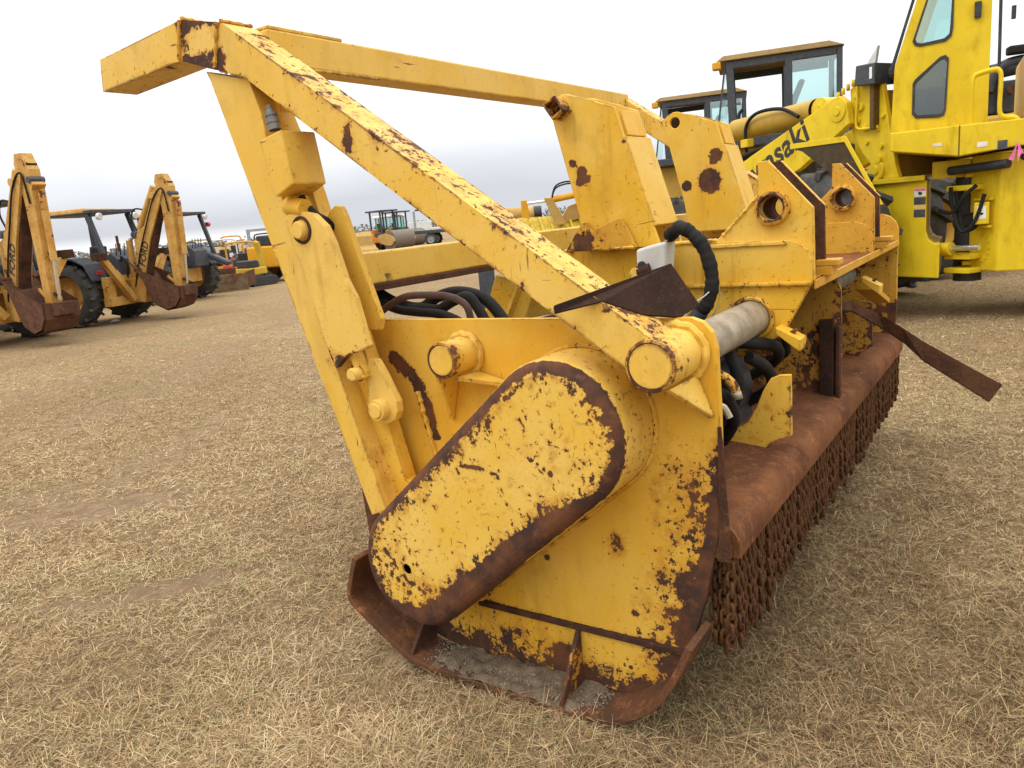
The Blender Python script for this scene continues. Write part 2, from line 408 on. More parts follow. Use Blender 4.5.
def ground_mat():
    k = N('dry_grass_ground')
    k.tc = k.n.new('ShaderNodeNewGeometry').outputs['Position']
    n1 = k.noise(1.1, 7, .62); n2 = k.noise(9, 8, .7); n3 = k.noise(60, 6, .75)
    swath = k.noise(.55, 5, .6, (1.0, .32, 1)); far = k.noise(.13, 5, .6, (.35, 1, 1))
    col = k.mix(k.step(n3, .32, .68), (.105, .068, .034), (.395, .272, .142))  # dark end of the fine mottle paints in shade between the blades
    col = k.mix(k.math('MULTIPLY', k.step(n2, .42, .66), .55), col, (.45, .33, .19))
    col = k.mix(k.math('MULTIPLY', k.step(n1, .50, .70), .42), col, (.22, .155, .085))
    col = k.mix(k.math('MULTIPLY', k.step(swath, .48, .60), .55), col, (.24, .165, .092))
    col = k.mix(k.math('MULTIPLY', k.step(far, .46, .62), .32), col, (.38, .30, .165))
    col = k.mix(k.math('MULTIPLY', k.step(k.noise(.28, 4, .6), .56, .70), .28), col, (.22, .21, .08))
    bare = k.attr('bare')
    col = k.mix(k.math('MULTIPLY', bare, .75), col, k.mix(k.step(n2, .3, .7), (.20, .130, .078), (.31, .215, .135)))
    h = k.math('ADD', k.math('MULTIPLY', n3, 1.0), k.math('MULTIPLY', n2, 1.6))
    return k.fin(col, .95, bump=h, bs=.75, bd=.03, spec=.03)
GM = ground_mat()
BARE = [(-2.85, 4.7, 1.0, .36), (-3.9, 4.9, .9, .3), (-1.9, 3.4, .7, .14)]   # bare dirt patches x, y, rx, ry
TRACKS = [[(-4.2, 3.2), (-3.2, 4.7), (-2.85, 5.6), (-2.65, 7.0), (-2.55, 10.7), (-2.6, 16)], [(-6.0, 4.4), (-4.7, 6.3), (-4.3, 8.0), (-4.2, 12), (-4.4, 18)], [(-7.5, 8.0), (-5.9, 9.2), (-5.3, 12), (-5.2, 16)]]
def bare_at(x, y):
    m = np.zeros_like(x)
    for (cx, cy, rx, ry) in BARE:
        d = ((x-cx)*.97+(y-cy)*.25)/rx, (-(x-cx)*.25+(y-cy)*.97)/ry
        m = np.maximum(m, np.clip(1.25-np.hypot(*d)+(hash_noise(x*5, y*5, 3)-.5)*.8+(hash_noise(x*16, y*16, 8)-.5)*.5, 0, 1))
    for tr in TRACKS:
        for (ax, ay), (bx, by) in zip(tr, tr[1:]):
            L2 = (bx-ax)**2+(by-ay)**2; t = np.clip(((x-ax)*(bx-ax)+(y-ay)*(by-ay))/L2, 0, 1); d = np.hypot(x-ax-t*(bx-ax), y-ay-t*(by-ay))
            m = np.maximum(m, .95*np.clip(1.4-d/.30, 0, 1)*np.clip((hash_noise(x*2.3, y*1.1, 13)*.6+hash_noise(x*9, y*9, 14)*.5+hash_noise(x*27, y*27, 15)*.35)-.25, 0, 1))
    return m
def relief(x, y):
    return (hash_noise(x*1.1, y*1.1, 1)-.5)*.03+(hash_noise(x*3.7, y*3.7, 2)-.5)*.022+(hash_noise(x*11, y*11, 5)-.5)*.010-.012
g1 = np.concatenate([np.arange(-900, -60, 60), np.arange(-60, -12, 3), np.arange(-12, 12, .06), np.arange(12, 60, 3), np.arange(60, 901, 60)])
g2 = np.concatenate([np.arange(-300, -6, 14), np.arange(-6, 1, .5), np.arange(1, 15, .06), np.arange(15, 60, 1.5), np.arange(60, 1500, 60)])
GX, GY = np.meshgrid(g1, g2); gz = relief(GX, GY)*np.clip(1.6-np.hypot(GX, GY)/16, 0, 1)
nx, ny = len(g1), len(g2)
me = bpy.data.meshes.new('ground'); me.vertices.add(nx*ny)
me.vertices.foreach_set('co', np.stack([GX, GY, gz], -1).astype('f').ravel())
ii = (np.arange(ny-1)[:, None]*nx+np.arange(nx-1)[None]).ravel()
q = np.stack([ii, ii+1, ii+nx+1, ii+nx], -1)
me.loops.add(q.size); me.loops.foreach_set('vertex_index', q.ravel().astype('i'))
me.polygons.add(len(q)); me.polygons.foreach_set('loop_start', np.arange(0, q.size, 4).astype('i'))
me.polygons.foreach_set('use_smooth', np.ones(len(q), bool)); me.update(calc_edges=True); me.validate()
a = me.attributes.new('bare', 'FLOAT', 'POINT'); a.data.foreach_set('value', bare_at(GX, GY).ravel().astype('f'))
me.materials.append(GM); tag(link(bpy.data.objects.new('ground', me)), kind='structure')

# dry mown grass: real blades, thick near the camera, thinner and coarser farther off
def grass_mat():
    k = N('dry_grass_blades')
    r = k.attr('tone')
    cr_ = k.n.new('ShaderNodeValToRGB'); k.l.new(r, cr_.inputs[0]); e = cr_.color_ramp.elements
    for _ in range(4): e.new(.5)
    for el, (p, c) in zip(e, [(0, (.085, .052, .025, 1)), (.25, (.215, .135, .070, 1)), (.5, (.40, .268, .135, 1)), (.80, (.56, .41, .225, 1)), (.93, (.72, .58, .36, 1)), (1, (.20, .22, .065, 1))]):
        el.position = p; el.color = c
    return k.fin(cr_.outputs[0], .8, spec=.05)
def make_grass(n=780000):
    rng = np.random.default_rng(11)
    r = np.exp(rng.uniform(math.log(.9), math.log(17), n)); th = rng.uniform(R(-62), R(62), n)
    x, y = r*np.sin(th), r*np.cos(th)
    keep = rng.uniform(0, 1, n) > bare_at(x, y)*.97
    lx = (x-MO.x)*mX.x+(y-MO.y)*mX.y; ly = (x-MO.x)*mY.x+(y-MO.y)*mY.y
    keep &= ~((lx > -.15) & (lx < 3.45) & (ly > -.12) & (ly < .95))
    keep &= rng.uniform(0, 1, n) < np.clip((17-r)/9, 0, 1)
    clump = hash_noise(x*3.1, y*3.1, 21)*.6+hash_noise(x*8, y*8, 22)*.4
    keep &= rng.uniform(0, 1, n) < np.clip(.25+clump*1.3, 0, 1)
    x, y, r, clump = x[keep], y[keep], r[keep], clump[keep]; n = len(x)
    L = (rng.gamma(4, .0115, n)+.014)*(1-.45*np.clip((r-3)/6, 0, 1)); wd = np.maximum(.0008+rng.uniform(0, 1, n)**2*.0017, .00055*r)
    az = rng.uniform(0, 2*math.pi, n)+ (hash_noise(x*2, y*2, 31)-.5)*3
    el = np.abs(rng.normal(.16, .26, n)); up_ = rng.uniform(0, 1, n) < .10; el[up_] = rng.uniform(.5, 1.2, up_.sum())
    z0 = relief(x, y)*np.clip(1.6-r/16, 0, 1)+rng.uniform(-.004, .016, n)*(1+.02*r)
    bend = rng.normal(0, .28, n); droop = rng.uniform(.1, .7, n)
    P = np.zeros((n, 8, 3))
    px_, py_, pz = x.copy(), y.copy(), z0.copy(); a_, e_ = az.copy(), el.copy()
    prof = [1, 1, .8, .15]
    for i in range(4):
        sx, sy = -np.sin(a_), np.cos(a_); tw = rng.uniform(-.5, .5, n)*wd
        for sgn, j in ((-1, 0), (1, 1)):
            P[:, i*2+j, 0] = px_+sx*wd*prof[i]*sgn*.5; P[:, i*2+j, 1] = py_+sy*wd*prof[i]*sgn*.5; P[:, i*2+j, 2] = pz+sgn*tw*.5
        st = L/3
        px_ += np.cos(a_)*np.cos(e_)*st; py_ += np.sin(a_)*np.cos(e_)*st; pz += np.sin(e_)*st
        a_ += bend*.45; e_ -= droop*.42
        pz = np.maximum(pz, z0-.004)
    base = (np.arange(n)*8)[:, None]
    quad = np.concatenate([base+np.array([[0, 1, 3, 2]]), base+np.array([[2, 3, 5, 4]]), base+np.array([[4, 5, 7, 6]])], 0)
    me = bpy.data.meshes.new('dry_grass'); me.vertices.add(n*8); me.vertices.foreach_set('co', P.astype('f').ravel())
    me.loops.add(quad.size); me.loops.foreach_set('vertex_index', quad.ravel().astype('i'))
    me.polygons.add(len(quad)); me.polygons.foreach_set('loop_start', np.arange(0, quad.size, 4).astype('i'))
    me.polygons.foreach_set('use_smooth', np.ones(len(quad), bool)); me.update(calc_edges=True)
    patch = hash_noise(x*.45+y*.25, y*.5-x*.2, 40)*.45+hash_noise(x*1.3, y*1.3, 41)*.35+hash_noise(x*4.5, y*4.5, 42)*.35-.08
    tone = np.clip(rng.beta(1.6, 1.6, n)*.80+patch*.46-.18, 0, .94)
    rightness = np.clip((x-.3)/1.6, 0, 1)*np.clip((9-y)/4, 0, 1); tone = np.clip((tone-.45)*1.18+.45-.06*rightness-.01, 0, .94)
    gp = hash_noise(x*1.7, y*1.7, 51); green = rng.uniform(0, 1, n) < np.clip((gp-.42)*.40, .02, .20)+.06*rightness; tone[green] = rng.uniform(.955, 1, green.sum())
    a = me.attributes.new('tone', 'FLOAT', 'POINT'); a.data.foreach_set('value', np.repeat(tone, 8).astype('f'))
    me.materials.append(grass_mat())
    tag(link(bpy.data.objects.new('dry_grass', me)), 'short dry straw coloured grass covering the field', 'grass', kind='stuff')
make_grass()

# ---------------------------------------------------------------- the mulching head in the foreground
MU = empty('forestry_mulcher', MO, MROT)
tag(MU, 'large rusty yellow mulching head with chain curtain and oblong drive cover in the foreground', 'mulcher')
W = 3.27
def segd(p, pts):
    best = 9
    for a, b in zip(pts, pts[1:]):
        dx, dy = b[0]-a[0], b[1]-a[1]; L = dx*dx+dy*dy or 1e-9
        t = max(0, min(1, ((p[0]-a[0])*dx+(p[1]-a[1])*dy)/L)); best = min(best, math.hypot(p[0]-a[0]-dx*t, p[1]-a[1]-dy*t))
    return best
def ss(v, lo, hi):
    t = max(0, min(1, (v-lo)/(hi-lo))); return t*t*(3-2*t)
EDGE_R = [(-.380, 1.258), (-.399, 1.2), (-.402, 1.056), (-.404, .821), (-.386, .635), (-.343, .435), (-.293, .272), (-.286, .235)]
def end_wear(x, y, z):
    d = segd((y, z), EDGE_R); wv = 0
    low = 1-ss(z, .82, .98)
    band = .016+.034*max(0, min(1, (.95-z)/.6))
    wv = max(wv, low*(1.0 if d < band else 0), low*.95*(1-ss(d, band-.02, band+.035)), low*.66*(1-ss(d, .02, .36)))
    if z < .256 and z > .222: wv = max(wv, .95)
    bl = segd((y, z), [(.80, 1.135), (.735, 1.09), (.69, 1.03), (.675, .96), (.668, .90)])
    wv = max(wv, 1.0*(1-ss(bl, .014, .045)))
    if z <= .222: wv = max(wv, .25+.5*(1-ss(z, .05, .2)), .8*(1-ss(math.hypot(y-.17, (z-.12)*1.4), .03, .09)))
    wv = max(wv, .5*(1-ss(math.hypot(y+.05, z-.56), .0, .10)))
    if y > .98: wv = max(wv, .9)
    for (a, b, r) in ((.46, .40, .022), (.21, .47, .02), (.28, .545, .012), (-.11, .335, .016), (.64, .86, .018)):
        if math.hypot(y-a, z-b) < r: wv = 1
    return wv
END = [(1.06, .60), (1.0, 1.0), (.97, 1.279), (-.327, 1.286), (-.362, 1.274), (-.388, 1.245)]+EDGE_R[1:]+[(-.20, .085), (-.14, .035), (.62, .018), (.80, .06), (1.04, .24)]
MB().plate(END, 0, .026, .022, wear=end_wear).build('end_plate', YP, MU, .004)
# far end plate with a raised rounded shoulder
far = [(1.06, .60), (1.0, 1.0), (.97, 1.279), (.2, 1.30), (.1, 1.42), (-.311, 1.422), (-.356, 1.406), (-.39, 1.37), (-.407, 1.324)]+EDGE_R[2:]+[(-.20, .085), (-.14, .035), (.62, .018), (.80, .06), (1.04, .24)]
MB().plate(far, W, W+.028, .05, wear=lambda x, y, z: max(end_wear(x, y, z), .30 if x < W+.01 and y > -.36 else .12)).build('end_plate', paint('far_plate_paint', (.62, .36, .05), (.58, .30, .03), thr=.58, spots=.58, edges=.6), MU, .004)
# lapped weld line across the plate
MB().bar((-.006, .52, .236), (-.006, -.285, .242), .014, .022, wear=1.0).build('weld_seam', RUST, MU, .004)

# skid shoes
SH = [(.985, .395), (1.045, .225), (.98, .155), (.82, .055), (.70, .008), (.32, .004), (.03, .006), (-.07, .018), (-.148, .062), (-.235, .13), (-.305, .235), (-.36, .36)]
def shoe(x0, x1):
    s_ = MB().sheet(spline([(0, a, b) for a, b in SH], 4) and [(p.y, p.z) for p in spline([(0, a, b) for a, b in SH], 4)], x0, x1, .022, 6, wear=lambda x, y, z: .95 if y > -.05 else .55)
    return s_
EARR_ = paint('rusty_gusset_paint', (.55, .30, .04), (.50, .26, .03), thr=.55, spots=.55, edges=.6)
sk = shoe(-.165, -.002).build('skid_shoe', rusty('shoe_rust', (.085, .045, .028), (.15, .065, .032), (.30, .12, .04), sc=4), MU, .003)
shoe(W+.03, W+.19).build('skid_shoe', RUST, MU, .003)
# gravel and dirt lying on the near shoe
rng = random.Random(3); gb = MB()
for i in range(1500):
    y = rng.uniform(-.03, .72); x = rng.triangular(-.16, -.004, -.03); r = rng.uniform(.0018, .0062); z = .026+rng.uniform(0, .010)*(1+x/.2)
    q = [Vector((rng.uniform(-1, 1), rng.uniform(-1, 1), rng.uniform(-1, 1))).normalized()*r*rng.uniform(.6, 1.2) for _ in range(6)]
    c = Vector((x, y, z)); d = [(r, 0, 0), (-r, 0, 0), (0, r, 0), (0, -r, 0), (0, 0, r), (0, 0, -r)]
    gb.add([c+Vector(d[j])*.9+q[j]*.4 for j in range(6)], [(0, 2, 4), (2, 1, 4), (1, 3, 4), (3, 0, 4), (2, 0, 5), (1, 2, 5), (3, 1, 5), (0, 3, 5)])
gravel = gb.build('gravel', rusty('pale_gravel', (.14, .11, .08), (.27, .23, .17), (.40, .35, .28), sc=60), None)
gravel.location = MO; gravel.rotation_euler = (0, 0, MROT)
tag(gravel, 'pale grit and dirt caught on the skid shoe of the mulching head', 'gravel', kind='stuff')
dm = bpy.data.meshes.new('x')
dirt = MB()
yy = np.linspace(-.06, .78, 60); xx = np.linspace(-.163, -.003, 14); vs = []
for y in yy:
    for x in xx:
        h = .012+.020*float(hash_noise(np.array(x*40.), np.array(y*40.), 4))+.012*(x+.16)/.16
        e = min((y+.06)/.10, (.78-y)/.16, 1); vs.append((x, y, .010+max(0, h*max(0, e))-.004))
fs = [(i*14+j, i*14+j+1, (i+1)*14+j+1, (i+1)*14+j) for i in range(59) for j in range(13)]
dirt.add(vs, fs, smooth=True)
do = dirt.build('packed_dirt', rusty('packed_dirt', (.115, .085, .055), (.185, .140, .092), (.28, .225, .155), rough=.95, sc=22), None)
do.location = MO; do.rotation_euler = (0, 0, MROT); tag(do, 'packed grey brown dirt lying along the skid shoe', 'dirt', kind='stuff')
# gussets between plate and shoe
g_ = MB(); g_.prism([(-.003, .24), (-.003, .028), (-.150, .028), (-.15, .045)], .098, .114, axis=1, wear=.62); g_.build('shoe_gusset', EARR_, sk, .002)
g_ = MB(); g_.prism([(-.003, .20), (-.003, .028), (-.150, .028), (-.15, .045)], .745, .761, axis=1); g_.build('shoe_gusset', RUST, sk, .002)

# oblong drive cover, hollow, with a rounded rusty rim
CA, RA, CB, RB = (.635, .441), .225, (.023, .967), .230
def capsule(off, n=26):
    ax, ay = CA; bx, by = CB; d = math.hypot(bx-ax, by-ay); ux, uy = (bx-ax)/d, (by-ay)/d
    t0 = math.atan2(uy, ux); o = []
    for k in range(n+1):
        t = t0-math.pi/2+math.pi*k/n; o.append((bx+(RB-off)*math.cos(t), by+(RB-off)*math.sin(t)))
    for k in range(n+1):
        t = t0+math.pi/2+math.pi*k/n; o.append((ax+(RA-off)*math.cos(t), ay+(RA-off)*math.sin(t)))
    st = []
    for i, p in enumerate(o):
        q_ = o[(i+1) % len(o)]; L = math.hypot(q_[0]-p[0], q_[1]-p[1]); m = max(1, int(L/.03))
        st += [(p[0]+(q_[0]-p[0])*k/m, p[1]+(q_[1]-p[1])*k/m) for k in range(m)]
    return st
ux, uy = (CB[0]-CA[0]), (CB[1]-CA[1]); ul = math.hypot(ux, uy); ux, uy = ux/ul, uy/ul
def cov_side(y, z):   # >0 on the lower rear side of the centre line
    return (y-CA[0])*uy-(z-CA[1])*ux
def cov_along(y, z): return ((y-CA[0])*ux+(z-CA[1])*uy)/ul
def cov_wear(x, y, z):
    d = .228-segd((y, z), [CA, CB]); t = cov_along(y, z); sd_ = cov_side(y, z)
    lower = ss(sd_ if not False else 0, -.02, .16)
    lw = lower if COVLOW > 0 else ss(-sd_, -.02, .16)
    band = .016+.062*lw*ss(1.10-t, 0, .6)+.012*ss(-t, 0, .25)
    wv = .98*(1-ss(d, band, band+.035)); wv = max(wv, .50*(1-ss(d, band, band+.12)), .30*ss(-t, -.3, .2), .20*ss(lw, .3, 1), .10)
    if x > -.195:
        wv = (.75 if x > -.15 else .95) if (t < .42 and lw > .2 or t < 0) else .25+.5*(1 if x < -.185 else 0)
        if t > .5: wv = .12+.6*(x < -.192)
    for ln in COVSCR:
        wv = max(wv, .9*(1-ss(segd((y, z), ln), .0015, .006)))
    return wv
COVSCR = [[(.37, .851), (.287, .85), (.224, .835), (.208, .779)], [(.80, .47), (.62, .33)], [(.76, .51), (.66, .40), (.575, .36)], [(.38, .85), (.375, .81)], [(.12, 1.02), (.06, .93)], [(.10, .90), (.03, .86)]]
COVLOW = 1 if CA[1]-.2 < CA[1] and cov_side(CA[0]-.1, CA[1]-.2) > 0 else -1
cv = MB(); prof = [(0.0, 0), (-.06, 0), (-.12, 0), (-.17, 0), (-.186, .001), (-.200, .006), (-.211, .015), (-.218, .027), (-.221, .042)]
loops = [capsule(of) for _, of in prof]; m = min(len(l) for l in loops)
base = capsule(0.0); nL = len(base)
def inset(of):
    o = []
    for p in base:
        # pull every outline point towards the centre line
        t = max(0, min(1, cov_along(*p))); c = (CA[0]+(CB[0]-CA[0])*t, CA[1]+(CB[1]-CA[1])*t)
        L = math.hypot(p[0]-c[0], p[1]-c[1]); o.append((c[0]+(p[0]-c[0])*(L-of)/L, c[1]+(p[1]-c[1])*(L-of)/L))
    return o
vs = []
for x, of in prof: vs += [(x, p[0], p[1]) for p in inset(of)]
fs = [(i*nL+k, i*nL+(k+1) % nL, (i+1)*nL+(k+1) % nL, (i+1)*nL+k) for i in range(len(prof)-1) for k in range(nL)]
cv.add(vs, fs, cov_wear, True)
cv.plate(inset(.042), -.221, -.214, .014, holes=[(.652, .438, .020)], wear=cov_wear)
cover = cv.build('drive_cover', YC, MU)
# weld bead round the foot of the cover
wb = MB(); wb.tube([(-.004, p[0], p[1]) for p in inset(-.004)], .009, 8, closed=True, wear=.3); wb.build('weld_bead', YP, cover)

# bosses
def boss(y, z, r, x0, name='pivot_boss', ring=.02):
    b = MB(); b.lathe([(0, 0), (0, r*.80), (.004, r*.82), (.006, r*.86), (.002, r*.9), (.004, r*.99), (.012, r), (-x0-.02, r), (-x0-.002, r*1.10)], (x0, y, z), (1, 0, 0), 40,
                      wear=lambda x, yy_, zz_: .55 if x < x0+.014 and math.hypot(yy_-y, zz_-z) > r*.83 else .05)
    o = b.build(name, YB, MU)
    t = MB(); n = 40
    t.tube([(-.008+.003*math.sin(k*5), y+(r*1.13+.003*math.sin(k*3.3))*math.cos(2*math.pi*k/n), z+(r*1.13+.003*math.sin(k*2.1))*math.sin(2*math.pi*k/n)) for k in range(n)], .012, 8, closed=True)
    t.build('weld_bead', YB, o); return o
b1 = boss(.47, 1.166, .060, -.135); b2 = boss(-.291, 1.188, .072, -.205)
def wedge(pts, mat, parent, name='gusset', wear=0.2):   # 4 corner points, 1.6 cm thick plate below them
    a, b, c, d = [Vector(p) for p in pts]; n = (b-a).cross(d-a).normalized()*.014
    m_ = MB(); m_.add([a, b, c, d, a+n, b+n, c+n, d+n], [(0, 1, 2, 3), (7, 6, 5, 4), (0, 4, 5, 1), (1, 5, 6, 2), (2, 6, 7, 3), (3, 7, 4, 0)], wear); return m_.build(name, mat, parent, .002)
wedge([(-.185, -.335, 1.125), (-.006, -.345, 1.125), (-.004, -.392, 1.008), (-.012, -.388, 1.008)], YB, b2)
wedge([(-.185, -.225, 1.150), (-.006, -.205, 1.150), (-.004, -.160, 1.07), (-.012, -.160, 1.07)], YB, b2)
wedge([(-.115, .43, 1.11), (-.004, .42, 1.11), (-.004, .26, 1.07), (-.016, .26, 1.07)], YB, b1)
wedge([(-.12, .50, 1.11), (-.004, .50, 1.11), (-.004, .545, .93), (-.012, .545, .93)], YB, b1)

# push frame: two bent side arms, posts, a high and a low cross beam
ARM_N = [(2.008, 2.352), (1.455, 2.388), (1.262, 2.343), (1.225, 2.331), (-.255, 1.288), (-.30, 1.255), (-.345, 1.20), (-.30, 1.14), (-.215, 1.18), (-.135, 1.233), (1.165, 2.152), (1.339, 2.205), (1.492, 2.258), (2.029, 2.234)]
def arm_wear(x, y, z):
    wv = 0
    if 1.24 < y < 1.50: wv = .22+.55*(z > 2.335 or z < 2.255)+.5*(abs(y-1.455) < .025)
    if y > 1.5 and z < 2.27: wv = .25
    t = (1.225-y)/1.48
    zt = 2.331-(1.225-y)*.7047
    if y < 1.2 and abs(z-zt) < .022: wv = max(wv, .34+.24*math.sin(y*9)**2)
    if y < 1.2 and z < zt-.115: wv = max(wv, .35)
    if math.hypot(y-.70, z-1.885) < .03: wv = .75
    return wv
MB().plate(ARM_N, -.19, -.045, .03, wear=arm_wear).build('push_arm', YB, MU, .009, seg=3)
ARM_F = [(1.305, 2.315), (1.285, 2.334), (1.225, 2.331), (-.255, 1.288), (-.345, 1.20), (-.215, 1.18), (-.135, 1.233), (1.165, 2.152), (1.30, 2.19)]
MB().plate(ARM_F, 2.84, 2.98, .06, wear=arm_wear).build('push_arm', YB, MU, .009, seg=3)
cb = MB(); cb.box((-.046, 1.17, 2.205), (2.90, 1.30, 2.325)); cb.build('cross_beam', YB, MU, .008)
cb = MB(); cb.box((-.04, 1.175, 2.3255), (.32, 1.295, 2.338)); cb.build('doubler_plate', YB, MU, .003)
lb = MB(); lb.box((-.03, .895, 1.405), (W, 1.0, 1.52)); lbo = lb.build('lower_beam', YB, MU, .006)
lb = MB(); lb.box((-.028, .875, 1.380), (W-.002, 1.02, 1.4045), wear=.9); lb.build('beam_flange', RUST, lbo, .003)
def post_wear(x, y, z):
    e = (1.392-y)-(2.29-z)*.3284
    return .18 if .06 < e < .11 and z < 1.3 else .04
for (xa, xb) in ((-.17, -.03), (2.86, 3.0)):
    p = MB(); p.plate([(1.375, 2.20), (.842, .591), (.765, .62), (.93, 1.17), (1.02, 1.50), (1.09, 1.80), (1.12, 2.02), (1.16, 2.14)], xa, xb, .035, wear=post_wear); po = p.build('frame_post', YB, MU, .006)
    p = MB(); p.plate([(1.246, 2.19), (.7655, .62), (.62, .68)]+[(0.73, 0.714), (0.884, 1.33), (0.929, 1.542), (0.98, 1.667), (1.003, 1.754), (1.056, 1.896), (1.11, 2.031)]+[(1.10, 2.10)], xa+.075, xb-.005, .04, wear=lambda x, y, z: .1); p.build('post_web', YP, po, .003)
    if xa > 0: continue
    # block with a fitting, and the latch below it
    bl = MB(); bl.add([(xa-.065, 1.074, 1.927), (xa-.065, 1.029, 1.735), (xa-.065, 0.936, 1.77), (xa-.065, 0.96, 1.946), (xa+.085, 1.074, 1.927), (xa+.085, 1.029, 1.735), (xa+.085, 0.936, 1.77), (xa+.085, 0.96, 1.946)],
                      [(0, 1, 2, 3), (7, 6, 5, 4), (0, 4, 5, 1), (1, 5, 6, 2), (2, 6, 7, 3), (3, 7, 4, 0)], .10); blo = bl.build('stop_block', YB, po, .006)
    ft = MB(); d = Vector((0.0, 0.012, 0.063)).normalized(); o_ = Vector((-0.19, 1.038, 1.957))
    ft.lathe([(0, .021), (.022, .021), (.023, .024), (.036, .024), (.037, .019), (.046, .019), (.047, .022), (.056, .022), (.058, .015), (.068, .013), (.069, .011), (.082, .011), (.082, 0)], o_, d, 16); ft.build('hose_fitting', plain('dull_steel', (.17, .165, .15), .5, .3, .3), blo)
    cm = MB().plate([(1.05, 1.659), (1.026, 1.676), (0.965, 1.682), (0.9, 1.668), (0.852, 1.626), (0.826, 1.567), (0.793, 1.449), (0.759, 1.383), (0.729, 1.245), (0.721, 1.219), (0.774, 1.2), (0.823, 1.19), (0.862, 1.165), (0.894, 1.139), (0.912, 1.173), (0.952, 1.318), (1.002, 1.509)], -.198, -.171, .03, wear=lambda x, y, z: .62 if z < 1.205 else .08)
    lo = cm.build('latch_plate', YB, po, .004)
    MB().lathe([(0, 0), (0, .027), (.008, .031), (.05, .031)], (-.222, .967, 1.620), (1, 0, 0), 20).build('latch_pin', YB, lo)
    MB().tube([(-.199, .967+.042*math.cos(2*math.pi*k/24), 1.62+.042*math.sin(2*math.pi*k/24)) for k in range(24)], .006, 6, closed=True, wear=.9).build('pin_collar', RUST, lo)
    fl = MB().plate([(.975, 1.60), (.915, 1.675), (.885, 1.692), (.862, 1.687), (.846, 1.655), (.80, 1.50), (.735, 1.30), (.75, 1.26), (.84, 1.26), (.90, 1.45)], -.11, -.085, .03, wear=lambda x, y, z: .05)
    fl.build('latch_guard', YP, po, .003)
    MB().cyl((-.175, 1.04, 1.705), (-.175, .96, 1.69), .032, 20).build('latch_cylinder', YP, po)
    # link with two pins lower down
    lk = MB().plate([(.80, 1.165), (.815, 1.10), (.818, 1.03), (.830, .992), (.815, .952), (.78, .932), (.742, .932), (.705, .95), (.688, .98), (.688, 1.015), (.735, 1.11), (.765, 1.16)], -.135, -.10, .03, wear=lambda x, y, z: .10)
    lko = lk.build('pivot_link', YB, po, .004)
    MB().lathe([(0, 0), (0, .024), (.004, .027), (.007, .027), (.007, .036), (.012, .038), (.04, .038)], (-.175, .757, .988), (1, 0, 0), 28).build('link_pin', YB, lko)
    MB().lathe([(0, 0), (0, .021), (.004, .024), (.045, .024)], (-.20, .822, 1.118), (1, 0, 0), 22).build('link_pin', YB, lko)
    MB().lathe([(0, .03), (.05, .03)], (-.165, .822, 1.118), (1, 0, 0), 22).build('pin_collar', YP, lko)
    MB().bar((-.15, .845, 1.20), (-.15, .80, 1.10), .05, .02).build('link_strap', YP, lko, .003)

# hood over the rotor: rusty deck rolled over to the chain rail
HP = [(.45, .80), (.1, .705), (-.25, .668), (-.355, .6565), (-.375, .6545), (-.388, .6515), (-.400, .645), (-.410, .635), (-.416, .623), (-.419, .611), (-.42, .604), (-.42, .575)]
hs = MB(); hs.sheet(HP, .027, W-.002, .022, 60); hood = hs.build('hood', RHOOD, MU, smooth=True)
for p in hood.data.polygons: p.use_smooth = True
MB().prism([(-.375, .6535), (-.388, .6505), (-.400, .644), (-.410, .634), (-.416, .622), (-.419, .610), (-.4195, .604), (-.4195, .576), (-.36, .576)], .004, .0262).build('hood_end', RHOOD, hood)
b0 = None
for i in range(46):
    if b0 is None:
        b0 = MB().cyl((0, 0, .001), (0, -.005, -.001), .0055, 8).build('bolt_head', RUSTD, hood); o = b0
    else: o = b0.copy(); COL.objects.link(o); o.parent = hood
    o.location = (.05+i*.07, -.4165, .606)
MB().sheet([(.44, .80), (.50, .95), (.54, 1.12), (.55, 1.19)], .03, W-.01, .02, 8).build('inner_wall', rusty('shaded_inner_wall', (.05, .035, .022), (.10, .07, .03), (.13, .06, .03)), MU)  # dark tone paints the shade of the motor bay into the wall colour
MB().prism([(-.398, .98), (-.408, .98), (-.424, .66), (-.424, .572), (-.385, .572), (-.392, .64)], -.010, -.001).build('edge_strip', RUST, MU, .002)
# rotor drum hidden under the hood
MB().cyl((.03, .2, .42), (W-.01, .2, .42), .22, 24).build('rotor_drum', RUSTD, MU)

YDIRT_SHADE = paint('grimy_shaded_yellow_paint', (.42, .25, .04), (.34, .19, .03), thr=.42, spots=.45, edges=.7, streak=.8)  # grime and rust, plus the shade under the hitch put into darker yellow
EARR = paint('rusty_ear_paint', (.60, .33, .04), (.56, .28, .03), thr=.55, spots=.55, edges=.6)
